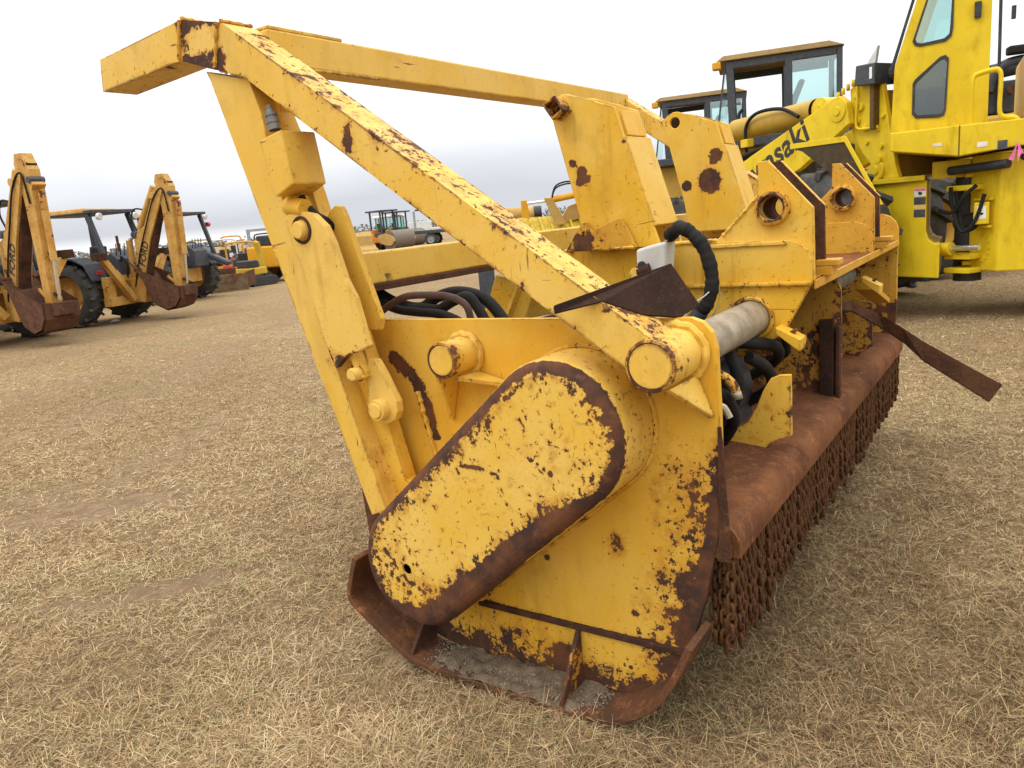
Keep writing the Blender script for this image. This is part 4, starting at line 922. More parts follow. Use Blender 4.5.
    for sy in (1, -1):
        sm_ = MB().bar((-1.12, .26*sy, .52), (-1.12, 1.02*sy, 1.52), .14, .16, (1, 0, 0), w2=.12, h2=.13).build('stabiliser_arm', YO, r_, .01)
        MB().cyl((-1.10, .45*sy, .98), (-1.10, .85*sy, 1.42), .05, 12).build('stabiliser_cylinder', YO, sm_)
        MB().box((-1.22, .92*sy, 1.46), (-1.0, 1.16*sy, 1.62)).build('stabiliser_pad', RUST, sm_, .01)
    MB().prism([(-1.0, .45), (-1.34, .42), (-1.42, .75), (-1.30, .98), (-1.0, 1.0)], -.16, .16, 1).build('swing_post', YO, r_, .01)
    for sy in (.12, -.12):
        bp = MB().plate([(-1.06, .50), (-1.26, .46), (-1.42, .70), (-1.60, 1.55), (-1.80, 2.02), (-2.02, 2.80), (-2.28, 3.02), (-2.34, 2.86), (-2.20, 2.50), (-2.02, 1.78), (-1.72, 1.30)] if False else
            [(-1.10, .45), (-1.30, .60), (-1.50, 1.20), (-1.74, 1.80), (-2.10, 2.46), (-2.30, 2.86), (-2.22, 3.0), (-2.08, 2.90), (-1.84, 2.46), (-1.66, 2.14), (-1.46, 2.02), (-1.32, 1.84), (-1.30, 1.50), (-1.22, 1.12), (-1.06, .60)], sy-.025, sy+.025, .12, axis=1).build('boom_plate', YO, r_, .006)
        if sy > 0:
            Mx = Matrix(((-.36, -.93, 0, -1.42), (0, 0, 1, .147), (.93, -.36, 0, 1.06), (0, 0, 0, 1)))
            Mx = Matrix.Translation((-1.47, .147, 1.22)) @ Matrix(((-.39, .92, 0, 0), (0, 0, 1, 0), (.92, .39, 0, 0), (0, 0, 0, 1)))
            text_mesh('lettering', 'FORD', .21, TEXTM, bp, Mx, .002, .006, .2, 1.05)
    MB().prism([(-1.36, .60), (-1.58, 1.28), (-1.82, 1.80), (-2.10, 2.46), (-2.22, 2.92), (-2.10, 2.80), (-1.78, 2.28), (-1.52, 1.70), (-1.34, 1.10), (-1.26, .62)], -.094, .094, 1).build('boom_web', RUST, r_)
    MB().cyl((-1.02, 0, .95), (-1.06, 0, 1.85), .075, 14).build('boom_cylinder', YO, r_)
    MB().cyl((-1.06, 0, 1.85), (-1.45, 0, 2.02), .035, 10).build('cylinder_rod', CHROME, r_)
    MB().cyl((-1.40, 0, 2.08), (-1.98, 0, 2.98), .07, 14).build('dipper_cylinder', YO, r_)
    MB().tube(spline([(-1.38, .05, 2.05), (-1.28, .06, 2.30), (-1.40, .06, 2.52), (-1.62, .05, 2.50)], 6), .018, 8).build('hydraulic_hose', RUBBER, r_)
    dp = MB().plate([(-2.10, 3.06), (-2.16, 3.22), (-2.34, 3.22), (-2.47, 2.95), (-2.42, 1.9), (-2.33, .62), (-2.24, .54), (-2.15, .64), (-2.17, 1.5), (-2.18, 2.5)], -.10, .10, .15, axis=1).build('dipper', YO, r_, .012)
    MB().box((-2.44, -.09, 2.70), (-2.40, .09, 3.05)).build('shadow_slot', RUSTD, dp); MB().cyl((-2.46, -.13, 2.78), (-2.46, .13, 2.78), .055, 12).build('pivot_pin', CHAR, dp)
    MB().cyl((-2.0, -.17, 2.78), (-2.0, .17, 2.78), .07, 14).build('pivot_pin', YO, r_); MB().cyl((-1.34, -.17, 1.96), (-1.34, .17, 1.96), .07, 14).build('pivot_pin', CHAR, r_)
    for yy_ in (.17, -.17): MB().tube(spline([(-1.15, yy_, .8), (-1.42, yy_, 1.5), (-1.72, yy_, 2.1), (-2.05, yy_, 2.7), (-2.3, yy_*.8, 2.9), (-2.36, yy_*.7, 2.4)], 6), .016, 6).build('hydraulic_hose', RUBBER, r_)
    MB().tube(spline([(-1.0, .2, 1.0), (-1.15, .3, 1.3), (-1.05, .32, 1.5), (-.92, .2, 1.4)], 6), .02, 6).build('hydraulic_hose', RUBBER, r_); MB().tube(spline([(-1.0, -.2, 1.0), (-1.2, -.3, 1.2), (-1.05, -.32, 1.45), (-.92, -.2, 1.4)], 6), .02, 6).build('hydraulic_hose', RUBBER, r_)
    MB().bar((-2.28, .0, .72), (-1.98, .0, .98), .16, .06).build('bucket_link', YO, r_, .01); MB().bar((-2.44, .0, .86), (-1.98, .0, 1.0), .10, .05).build('bucket_link', RUST, r_, .01)
    MB().cyl((-2.56, 0, 2.62), (-2.50, 0, 1.45), .058, 14).build('bucket_cylinder', YO, dp)
    MB().cyl((-2.50, 0, 1.45), (-2.42, 0, .78), .032, 10).build('cylinder_rod', CHROME, dp)
    MB().bar((-2.52, 0, 2.66), (-2.44, 0, 2.74), .22, .10).build('cylinder_lug', YO, dp, .01)
    # bucket, curled in under the dipper
    pth = [(-1.32, 1.22), (-1.52, .95), (-1.64, .62), (-1.78, .36), (-2.02, .24), (-2.26, .30), (-2.40, .48), (-2.42, .74)]
    bk_ = MB(); n = len(pth); y0, y1 = -.33, .33
    ins = []
    for i, p in enumerate(pth):
        a = Vector(pth[max(i-1, 0)]); c = Vector(pth[min(i+1, n-1)]); d = (c-a).normalized(); ins.append((p[0]-d.y*.03*-1*-1, p[1]+d.x*.03*-1*-1))
    bk_.add([(x, y, z) for y in (y0, y1) for x, z in pth], [(i, i+1, n+i+1, n+i) for i in range(n-1)])
    bk_.add([(x, y, z) for y in (y0+.03, y1-.03) for x, z in ins], [(i, n+i, n+i+1, i+1) for i in range(n-1)])
    for y in (y0, y0+.03, y1-.03, y1): bk_.add([(x, y, z) for x, z in pth], [tuple(range(n))])
    bo = bk_.build('bucket', BUCKET, r_)
    for k in range(5): MB().bar((-1.36, y0+.05+k*.14, 1.18), (-1.20, y0+.05+k*.14, 1.36), .07, .04, (1, 0, 0), w2=.04, h2=.015).build('bucket_tooth', BUCKET, bo)
    MB().box((-2.50, -.18, .52), (-2.16, .18, .74)).build('bucket_ear', BUCKET, bo, .01)
    return r_
b2 = backhoe((-9.53, 18.5, 0), 163.7, 1.0, 'old yellow backhoe loader with a grey canopy, both rear wheels showing, bucket curled under its boom', group='backhoe loaders parked on the left')
b2['label'] = 'faded yellow backhoe loader whose whole grey canopy and seat can be seen'
b1 = copy_tree(b2); b1.location = (-10.5, 15.75, 0); b1.rotation_euler = (0, 0, R(150)); b1.scale = (1.08,)*3
b1['label'] = 'rusty backhoe loader cut off by the left edge, big brown bucket hanging under its boom'
b3 = backhoe((-9.75, 23.6, 0), 163, 1.0, 'tractor with a sloping grey canopy post, mostly hidden behind the second backhoe boom', 'tractor', False, 'canopy_tractor')
MB().cyl((-.72, -.74, 2.2), (-.72, -.84, 2.2), .07, 12).build('beacon', RED, b3)
MB().bar((-.75, -.4, 1.35), (-1.45, -.55, .98), .28, .16).build('grey_hood', CHAR, b3, .05)

def at(px, py, y):
    """world point seen at that direction, y metres ahead (used once to lay out the yard)"""
    d = fw*768+rt*(px-512)+up*(384-py); return Vector((0, 0, CAM_H))+d*(y/d.y)

# --- smaller machines in the left background
def hoop_tractor(o, heading, sc, hoop_mat, body_mat, label, extra=None, name='compact_tractor', cat='tractor', group=None):
    r_ = empty(name, o, R(heading), sc); tag(r_, label, cat, group)
    for y in (.55, -.55): wheel(r_, (0, y, .55), .55, .34, lugs=10, rim_mat=body_mat)
    for y in (.5, -.5): wheel(r_, (1.5, y, .35), .35, .22, lugs=10, rim_mat=body_mat)
    chain_box('bonnet', body_mat, r_, [(.5, .55), (1.9, .5), (1.95, .95), (.6, 1.1)], -.28, .28)
    MB().box((-.35, -.38, .5), (.6, .38, .75)).build('platform', body_mat, r_, .02)
    st = MB(); st.box((-.15, -.22, .80), (.25, .22, .92)); st.bar((-.18, 0, .9), (-.24, 0, 1.3), .42, .09, (1, 0, 0)); st.build('seat', BLACK, r_, .02)
    for y in (.44, -.44): MB().sheet([(-.5, .85), (-.35, 1.1), (.3, 1.12), (.5, .9)], 0, .3, .02).add([], [])
    MB().tube(spline([(-.35, -.62, .6), (-.38, -.62, 1.2), (-.40, -.60, 1.62), (-.42, -.48, 1.74), (-.42, 0, 1.76), (-.42, .48, 1.74), (-.40, .60, 1.62), (-.38, .62, 1.2), (-.35, .62, .6)], 6), .038, 10).build('roll_hoop', hoop_mat, r_)
    MB().tube([(.55+.05*math.cos(t), .17*math.sin(t), 1.18+.12*math.cos(t)) for t in [2*math.pi*k/16 for k in range(16)]], .012, 6, closed=True).build('steering_wheel', BLACK, r_)
    return r_
p = at(196, 275, 30); hoop_tractor((p.x, 30, 0), 100, .92, CHAR, GREY, 'grey compact tractor with a dark roll hoop, beside the sloping canopy post', group='roll hoop machines in the left distance')
p = at(219, 275, 32); hoop_tractor((p.x, 32, 0), 96, .86, CHAR, OY, 'yellow compact tractor with a thin grey roll hoop, between two other hoops', group='roll hoop machines in the left distance')
p = at(247, 270, 30); hoop_tractor((p.x, 30, 0), 85, .90, OY, OY, 'yellow tractor with a yellow roll hoop and black seat', group='roll hoop machines in the left distance')
# box blade lying in front of them
a_, c_ = at(178, 284, 25.5), at(247, 279, 26)
bx = empty('box_blade', (0, 0, 0)); tag(bx, 'long rusty grader blade lying on the grass before the roll hoop machines', 'blade')
pa, pc = Vector((a_.x, 25.3, 0)), Vector((c_.x, 26.1, 0)); dv = (pc-pa).normalized()
bb_ = MB(); b_ = bb_.bar(pa+Vector((0, 0, .30)), pc+Vector((0, 0, .30)), .06, .55).build('mouldboard', BLADE, bx, .01)
MB().bar(pa+Vector((0, .25, .66)), pc+Vector((-.5, .25, .66)), .22, .22).build('top_beam', BUCKET, bx, .01)
for k in (.02, .5, .98):
    q_ = pa.lerp(pc, k); MB().bar(q_+Vector((0, .05, .35)), q_+Vector((0, .9, .4)), .06, .5).build('side_plate', BUCKET, bx, .01)
# bright red-orange hitch frame behind the blade
p = at(221, 270, 27.2); rf = empty('red_implement', (p.x, 27.2, 0), R(0), .72); tag(rf, 'small bright red orange implement standing behind the rusty blade', 'implement')
MB().prism([(-.45, .35), (.55, .5), (.55, 1.15), (.25, 1.2), (.0, .85), (-.45, .75)], -.25, .25, 1).build('housing', REDO, rf, .03)
MB().cyl((-.2, 0, .12), (-.2, .3, .12), .16, 14).build('roller', REDO, rf); MB().bar((.4, 0, 1.1), (.7, 0, 1.6), .06, .06).build('mast', REDO, rf, .01)
MB().bar((.3, 0, .02), (.3, 0, .5), .10, .10, (1, 0, 0)).build('leg', REDO, rf, .01)
# yellow compact excavator
EXY = paint('excavator_paint', (.55, .36, .03), (.48, .30, .03), thr=.6, spots=.6, edges=0)
p = at(256, 285, 28); ex = empty('compact_excavator', (p.x, 28, 0), R(60), .8); tag(ex, 'yellow compact excavator with its arm folded beside the long steel post', 'excavator')
for y in (-.5, .5):
    t_ = MB(); t_.prism([(-.8, .12), (-.65, 0), (.65, 0), (.8, .12), (.8, .3), (.65, .42), (-.65, .42), (-.8, .3)], y-.15, y+.15, 1); t_.build('track', BLACK, ex, .03)
MB().box((-.6, -.5, .5), (.35, .5, .82)).build('body', EXY, ex, .05); MB().box((-.55, -.45, .821), (-.1, .45, 1.15)).build('engine_cover', BLACK, ex, .05); MB().box((-.05, -.2, .821), (.2, .2, 1.0)).build('seat', BLACK, ex, .03)
MB().prism([(.45, .55), (.7, .6), (.62, 1.5), (.5, 1.95), (.35, 1.9), (.45, 1.4)], -.09, .09, 1).build('boom', EXY, ex, .02)
MB().prism([(.38, 1.95), (.55, 2.0), (.85, .55), (.7, .5)], .10, .22, 1).build('dipper', EXY, ex, .02)
MB().cyl((.55, .17, 1.8), (.78, .17, .8), .045, 10).build('ram', BLACK, ex)
MB().prism([(.5, .12), (.85, .08), (1.0, .45), (.8, .6), (.6, .5)], -.1, .35, 1).build('bucket', BLACK, ex, .02)
# orange machine beyond it
p = at(284, 280, 30); om = empty('orange_loader', (p.x, 30, 0), R(170)); tag(om, 'orange yellow loader body with a low brown bucket, half hidden by the near post', 'loader')
MB().box((-1.2, -.7, .55), (1.0, .7, 1.35)).build('body', OY, om, .06); MB().box((-.5, -.6, 1.36), (.6, .6, 1.75)).build('engine_cover', BLACK, om, .05)
for x in (-.8, .7):
    for y in (.75, -.75): wheel(om, (x, y, .42), .42, .28, lugs=10)
MB().prism([(1.0, .05), (1.7, .05), (1.55, .35), (1.5, .62), (1.1, .6)], -.9, .9, 1).build('bucket', BUCKET, om, .02)
# tall grey steel goal-post frame
p, q_ = at(255.5, 280, 32), at(277, 280, 32.5)
gp = empty('steel_goalpost', (p.x, 32, 0)); tag(gp, 'tall thin grey steel goalpost rising behind the yellow hoop tractor', 'goalpost')
MB().box((-.06, -.05, 0), (.06, .05, 2.05)).build('upright', GREY, gp, .005); MB().box((.0601, -.05, 1.95), (1.4, .05, 2.05)).build('crossbar', GREY, gp, .005); MB().box((1.28, -.05, 0), (1.4, .05, 1.949)).build('upright', GREY, gp, .005)
# scrap of white paper
p = at(123, 322.5, 18); pg_ = MB(); p0 = Vector((-9.1, 18.0, .03))
pg_.add([p0+Vector(v) for v in ((-.1, -.05, 0), (.08, -.07, .03), (.11, .05, .02), (.0, .03, .06), (-.09, .07, .03))], [(0, 1, 3), (1, 2, 3), (3, 4, 0)]); o = pg_.build('paper_scrap', WHITE); tag(o, 'crumpled white scrap of paper on the grass by the backhoe', 'litter')

for px_, y_, hd_, sc_, m1_, m2_, lb in ((186, 37, 120, 1.0, CHAR, GREEN, 'dark green tractor low behind the sloping canopy post'), (208, 40, 80, 1.05, YD, YO, 'small yellow tractor between the two dark roll hoops, farther back'),
        (228, 38, 100, 1.0, LGREY, LGREY, 'pale grey tractor just right of the red orange implement'), (241, 44, 70, 1.1, OY, OY, 'old yellow tractor seen through the yellow roll hoop'), (272, 46, 100, 1.1, BLACK, OR_, 'orange tractor with a black hoop beyond the orange loader body')):
    p = at(px_, 270, y_); hoop_tractor((p.x, y_, 0), hd_, sc_, m1_, m2_, lb, group='tractors far back on the left')
def treeline():
    rng = np.random.default_rng(9); b = MB()
    for i in range(900):
        x = rng.uniform(-420, 420); y = rng.uniform(330, 380); h = rng.uniform(1.2, 3.0)+2.2*hash_noise(np.array(x/23.), np.array(3.), 7); wd = rng.uniform(1.5, 4)
        for k in range(7):
            c = Vector((x+rng.uniform(-wd, wd), y+rng.uniform(-2, 2), h*rng.uniform(.2, 1))); r = rng.uniform(.5, 1.3)
            q = [c+Vector((rng.uniform(-1, 1), rng.uniform(-1, 1), rng.uniform(-.8, .8)))*r for _ in range(4)]
            b.add(q, [(0, 1, 2), (0, 2, 3), (0, 1, 3), (1, 2, 3)])
    return b.build('tree_line', plain('hazy_foliage', (.16, .17, .15), .9))  # greyed green has the haze of distance mixed into the colour
tag(treeline(), 'low hazy line of far trees along the horizon', 'trees', kind='stuff')

# --- far yard seen between post and push arm, about 60 m away
def roller(o, heading, label):
    r_ = empty('road_roller', o, R(heading)); tag(r_, label, 'road roller', 'road rollers in the far yard')
    MB().cyl((1.6, -.95, .72), (1.6, .95, .72), .72, 30).build('drum', plain('drum_steel', (.17, .135, .10), .6, .2), r_)
    for y in (1.0, -1.0): MB().prism([(.3, .9), (.5, 1.15), (1.3, 1.25), (2.2, .95), (2.3, .7), (1.9, .35), (1.4, .35), (.6, .55)], y-.05, y+.05, 1).build('drum_frame', YD, r_, .01)
    for y in (.75, -.75): wheel(r_, (-1.4, y, .65), .65, .45, lugs=12)
    MB().prism([(-2.2, .7), (-2.1, 1.5), (-.6, 1.55), (-.4, 1.0), (.3, .95), (.3, .6), (-2.0, .55)], -.7, .7, 1).build('body', OR_, r_, .04)
    MB().box((-.5, -.6, 1.0), (.3, .6, 1.3)).build('platform', CHAR, r_, .02)
    st = MB(); st.box((-.4, -.25, 1.5), (.05, .25, 1.62)); st.bar((-.42, 0, 1.6), (-.5, 0, 2.0), .45, .1, (1, 0, 0)); st.box((-.3, -.15, 1.3), (-.05, .15, 1.5)); st.build('seat', BLACK, r_, .02)
    for x in (-.75, .45):
        for y in (.62, -.62): MB().bar((x, y, 1.0), (x, y, 2.85), .10, .12, (1, 0, 0)).build('canopy_post', CHAR, r_, .01)
    MB().box((-1.0, -.85, 2.851), (.8, .85, 2.97)).build('canopy', CHAR, r_, .02)
    return r_
r1 = roller((-8.6, 59.5, 0), -42, 'orange road roller with pale drum frame and black canopy, nearer the post')
r2 = copy_tree(r1); r2.location = (-8.6, 68, 0); r2.rotation_euler = (0, 0, R(-30)); r2['label'] = 'road roller with a lower looking black canopy, behind the pale drum roller'
p = at(394, 243, 70); vt = empty('white_van', (p.x, 70, 0)); tag(vt, 'white and green farm cab standing beyond the road rollers', 'cab')
MB().box((-1.5, -1, .6), (1.4, 1, 1.6)).build('body', GREEN, vt, .05); cbx = MB().box((-1.3, -.95, 1.601), (1.0, .95, 2.5)).build('cabin', GLASS, vt, .02); MB().box((-1.5, -1.05, 2.501), (1.2, 1.05, 2.72)).build('roof', WHITE, vt, .08)
for x in (-1.25, .95):
    for y in (-.9, .9): MB().box((x-.06, y-.06, 1.6), (x+.06, y+.06, 2.5)).build('pillar', GREEN, vt)
for x in (-.9, .9): wheel(vt, (x, -.9, .55), .55, .4, lugs=10)
p = at(412, 240, 98); dz = empty('yellow_dozer', (p.x, 98, 0), R(-75), .95); tag(dz, 'small bright lemon yellow crawler dozer in the far yard', 'dozer')
for y in (-.6, .6): MB().prism([(-1.0, .3), (-.8, .02), (.8, .02), (1.0, .3), (.8, .62), (-.8, .62)], y-.2, y+.2, 1).build('track', BLACK, dz, .04)
MB().box((.2, -.45, .62), (1.2, .45, 1.55)).build('bonnet', LEMON, dz, .05); MB().box((-.9, -.5, .62), (.19, .5, 1.1)).build('body', LEMON, dz, .05)
MB().box((1.21, -.35, .75), (1.23, .35, 1.4)).build('grille', CHAR, dz); MB().prism([(1.4, .05), (1.55, .05), (1.5, .45), (1.55, .85), (1.42, .85), (1.38, .45)], -1.05, 1.05, 1).build('dozer_blade', LEMON, dz, .02)
p = at(420, 248, 62); ft = empty('flatbed_truck', (p.x, 62, 0), R(-8)); tag(ft, 'dark flatbed trailer with a tall steel headboard, behind the lemon dozer', 'trailer')
MB().box((0, -1.2, .95), (7.5, 1.2, 1.2)).build('bed', CHAR, ft, .02); MB().box((0, -1.2, 1.201), (.15, -1.0, 2.7)).build('headboard', GREY, ft, .02)
MB().box((.2, -1.22, 2.70), (4.02, -1.1, 2.82)).build('rail', CHAR, ft)
MB().box((3.9, -1.2, 1.201), (4.02, -1.1, 2.70)).build('stake', CHAR, ft)
for x in (1.2, 4.6, 5.8): wheel(ft, (x, -1.0, .5), .5, .3, lugs=10, rim_mat=GREY); wheel(ft, (x, 1.0, .5), .5, .3, lugs=10, rim_mat=LGREY)
p = at(360, 256, 55); yl = empty('yellow_loader_bucket', (p.x-.6, 57, 0), R(-60)); tag(yl, 'dull yellow loader bucket resting by the near road roller', 'bucket')
MB().prism([(0, .03), (1.2, .03), (1.1, .25), (.35, .5), (.3, 1.2), (0, 1.5), (-.15, .7)], -1.3, 1.3, 1).build('shell', YD, yl, .03); MB().bar((-.1, 0, .6), (-1.8, 0, 1.0), .5, .4).build('arm', YD, yl, .02)
p = at(400, 250, 75); rb = empty('pale_trailer', (p.x+1.6, 80, 0), R(10)); tag(rb, 'low pale trailer far behind the dozer', 'trailer')
MB().box((-1.5, -1, .8), (2.5, 1, 1.3)).build('bed', LGREY, rb, .03); MB().box((-1.2, -.8, 1.301), (1.2, .8, 2.0)).build('load', LGREY, rb, .05)
for x in (-.8, 1.6): wheel(rb, (x, -.9, .45), .45, .3, lugs=10); wheel(rb, (x, .9, .45), .45, .3, lugs=10)

# --- second yellow attachment behind the link brackets
ga = empty('drum_attachment', (0, 0, 0)); tag(ga, 'yellow drum attachment with a ribbed top and hydraulic rams, behind the link brackets', 'attachment')
A0, A1 = at(505, 231, 16), at(592, 225, 16)
RIB = plain('ribbed_yellow', (.55, .38, .02), .5, 0, .25)
rbm = MB().add([(A0.x-.2, 15.75, 1.18), (A1.x+.3, 15.75, 1.12), (A1.x+.3, 16.15, 1.50), (A0.x-.2, 16.15, 1.60), (A0.x-.2, 16.2, 1.18), (A1.x+.3, 16.2, 1.12), (A1.x+.3, 16.2, 1.50), (A0.x-.2, 16.2, 1.60)], [(0, 1, 2, 3), (7, 6, 5, 4), (0, 4, 5, 1), (1, 5, 6, 2), (2, 6, 7, 3), (3, 7, 4, 0)]).build('ribbed_deck', RIB, ga, .005)
for k in range(10):
    x0 = A0.x+k*.2; MB().bar((x0, 15.74, 1.18), (x0-.08, 16.13, 1.54), .05, .06, (0, -1, .9)).build('rib', RIB, rbm)
for x in (A0.x-.05, A1.x+.2): MB().box((x-.06, 15.7, 0), (x+.06, 16.3, 1.249)).build('stand', CHAR, ga, .01)
c0, c1 = at(505, 213, 16.6), at(535, 216, 16.6)
MB().cyl((c0.x-.1, 16.6, 1.64), (c1.x, 16.6, 1.62), .17, 18).build('drum', YD, ga)
MB().cyl((c1.x-.02, 16.55, 1.64), (c1.x+.14, 16.55, 1.64), .15, 14).build('drum_motor', BLACK, ga)
c0, c1, c2 = at(524, 204, 15.9), at(546, 201, 15.9), at(584, 193, 15.9)
MB().prism([(c0.x-.06, c0.z-.26), (c0.x+.10, c0.z-.30), (c0.x+.06, c0.z+.07), (c0.x-.06, c0.z+.07)], 15.85, 15.95, 1).build('ram_lug', OY, ga, .01)
MB().cyl(c0, c1, .028, 10).build('ram_rod', CHROME, ga); MB().cyl(c1, c2, .065, 12).build('ram', OY, ga)
MB().prism([(c1.x-.04, c1.z+.06), (c1.x+.12, c1.z+.05), (c1.x+.38, c1.z-.48), (c1.x+.16, c1.z-.50)], 15.8, 15.9, 1).build('ram_bracket', YD, ga, .01)
MB().prism([(c1.x+.2, c1.z-.5), (c2.x+.1, c2.z-.45), (c2.x+.15, c2.z-.10), (c1.x+.45, c1.z-.14)], 16.0, 16.2, 1).build('side_plate', YD, ga, .01)
MB().prism([(c2.x-.1, c2.z-.5), (c2.x+.16, c2.z-.5), (c2.x+.12, c2.z+.18), (c2.x+.02, c2.z+.22), (c2.x-.05, c2.z+.15)], 15.8, 15.88, 1).build('end_lug', YD, ga, .01)
for dz_ in (0, .04): MB().tube(spline([(c1.x+.12, 15.85+dz_, c1.z+.05), (c1.x+.22, 15.85+dz_, c1.z+.24+dz_), (c1.x+.50, 15.85+dz_, c1.z+.30+dz_), (c2.x-.02, 15.85+dz_, c2.z+.12)], 6), .016, 8).build('hydraulic_hose', RUBBER, ga)
# timber and a grey stand glimpsed under the low beam
p = at(488, 285, 14.5); sd1 = empty('steel_stand', (p.x, 14.5, 0)); tag(sd1, 'short dark steel stand on the grass seen below the low cross beam', 'stand')
MB().box((-.16, -.1, .03), (.14, .1, .85)).build('leg', CHAR, sd1, .01); MB().box((-.3, -.2, 0), (.9, .2, .03)).build('foot', CHAR, sd1, .005)

# ---------------------------------------------------------------- big yellow wheel loader on the right
LO = Vector((4.798, 9.303, 0)); LR = R(111.307)
ld = empty('wheel_loader', LO, LR); tag(ld, 'big bright yellow wheel loader with tall cab and black lettering on its lift arm', 'wheel loader')
def text_on(name, body, size, mat, parent, origin, tx, ty, nrm, **k):
    tx, ty, nrm = Vector(tx), Vector(ty), Vector(nrm)
    return text_mesh(name, body, size, mat, parent, Matrix.Translation(origin) @ Matrix((tx, ty, nrm)).transposed().to_4x4(), **k)
wheel(ld, (.72, .52, .93), .93, .68, rim_mat=YL, lugs=14); wheel(ld, (1.75, -1.62, .93), .93, .68, rim_mat=YL, lugs=14)
rw = [wheel(ld, (-3.2, .52, .93), .93, .68, rim_mat=YL, lugs=14), wheel(ld, (-3.2, -1.62, .93), .93, .68, rim_mat=YL, lugs=14)]
FFP = [(-.353, 1.60), (-.358, 1.02), (-.40, .93), (-.47, .885), (-.545, .884), (-.540, .49), (1.9, .49), (2.1, .9), (1.6, 1.5), (.9, 1.6)]
nf = len(FFP); ff = MB().add([(x, 0, z) for x, z in FFP]+[(x+(.86 if x < 0 else 0), -1.1, z) for x, z in FFP], [tuple(range(nf)), tuple(reversed(range(nf, 2*nf)))]+[(i, nf+i, nf+(i+1) % nf, (i+1) % nf) for i in range(nf)]).build('front_frame', YL, ld, .012)
MB().add([(-.36, .045, 1.602), (1.3, .045, 1.602), (1.3, -1.0, 1.602), (.47, -1.0, 1.602), (-.36, .045, 1.66), (1.3, .045, 1.66), (1.3, -1.0, 1.66), (.47, -1.0, 1.66)], [(0, 1, 2, 3), (7, 6, 5, 4), (0, 4, 5, 1), (1, 5, 6, 2), (2, 6, 7, 3), (3, 7, 4, 0)]).build('frame_ledge', YL, ff, .006)
# warning labels on the frame
for (z0, z1, m_) in ((1.425, 1.515, STICK), (1.335, 1.415, STICKD), (1.285, 1.325, LENS), (1.19, 1.275, STICKD)):
    MB().box((-.345, .0005, z0), (-.190, .003, z1)).build('warning_label', m_, ff)
MB().box((-.342, .0032, 1.487), (-.193, .0042, 1.512)).build('label_band', PINK, ff)
MB().add([(-.29, .0045, 1.44), (-.25, .0045, 1.445), (-.245, .0045, 1.475), (-.27, .0045, 1.48), (-.30, .0045, 1.465)], [(0, 1, 2, 3, 4)]).build('label_symbol', TEXTM, ff)
TW = [(1.25, 1.661), (.05, 1.661), (.10, 1.80), (.318, 2.82), (.42, 2.90), (.66, 2.90), (.80, 2.78), (.77, 2.28), (.60, 2.0), (.42, 1.80)]
for y in (-.09, -1.09): tw = MB().prism(TW, y, y+.07, 1).build('loader_tower', YL, ld, .01)
TWN = KIDS[ld.name][-2]
MB().prism([(.16, 1.67), (.40, 1.67), (.72, 2.3), (.70, 2.7), (.36, 2.7)], -1.02, -.095, 1).build('tower_web', YD, ld, .005)
b_ = MB(); b_.lathe([(0, .115), (.02, .12), (.035, .11), (.035, .05), (.05, .045), (.05, 0)], (.365, -.02, 1.77), (0, 1, 0), 24); b_.cyl((.335, -.02, 1.90), (.335, .02, 1.90), .045, 12); b_.build('pin_cover', YL, TWN)
for (x, z, r) in ((.62, 2.55, .055), (.66, 2.40, .045), (.55, 2.30, .045), (.47, 2.72, .05), (.70, 2.70, .04), (.40, 2.45, .04), (.36, 2.25, .03), (.30, 2.05, .03), (.52, 2.12, .03), (.28, 2.40, .03), (.62, 1.75, .02)):
    MB().lathe([(0, r), (.012, r*.9), (.03, r*.8), (.03, 0)], (x, -.02, z), (0, 1, 0), 14).build('bolt', YL, TWN)
MB().tube(spline([(.66, .01, 2.86), (.64, .03, 2.60), (.655, .03, 2.36), (.60, .03, 2.29), (.40, .03, 2.28)], 6), .016, 8).build('grease_line', YL, TWN)
for k in range(4): MB().cyl((.95-k*.08, .02, 2.70+k*.035), (.95-k*.08, .02, 2.78+k*.035), .022, 8).build('grease_fitting', YL, TWN)
MB().box((.33, .0, 2.262), (.56, .03, 2.30)).build('lamp_base', YL, TWN)
MB().bar((.375, .0, 2.26), (.375, .0, 2.80), .15, .06, (1, 0, 0)).build('lamp_bracket', plain('brown_bracket', (.10, .055, .012), .6), TWN, .005)
wl_ = MB().add([(.60, .12, 2.79), (.275, .14, 2.76), (.275, .14, 3.0), (.58, .12, 3.02), (.64, -.25, 2.79), (.33, -.25, 2.76), (.33, -.25, 3.0), (.62, -.25, 3.02)], [(0, 1, 2, 3), (7, 6, 5, 4), (0, 4, 5, 1), (1, 5, 6, 2), (2, 6, 7, 3), (3, 7, 4, 0)]).build('work_lamp', CHAR, TWN, .012)
MB().box((.31, .1415, 2.83), (.35, .1435, 2.96)).build('label', STICK, wl_)
MB().prism([(.46, 3.02), (.60, 3.02), (.44, 3.20), (.42, 3.22)], -.1, -.06, 1).build('mirror_edge', LGREY, TWN, .004)
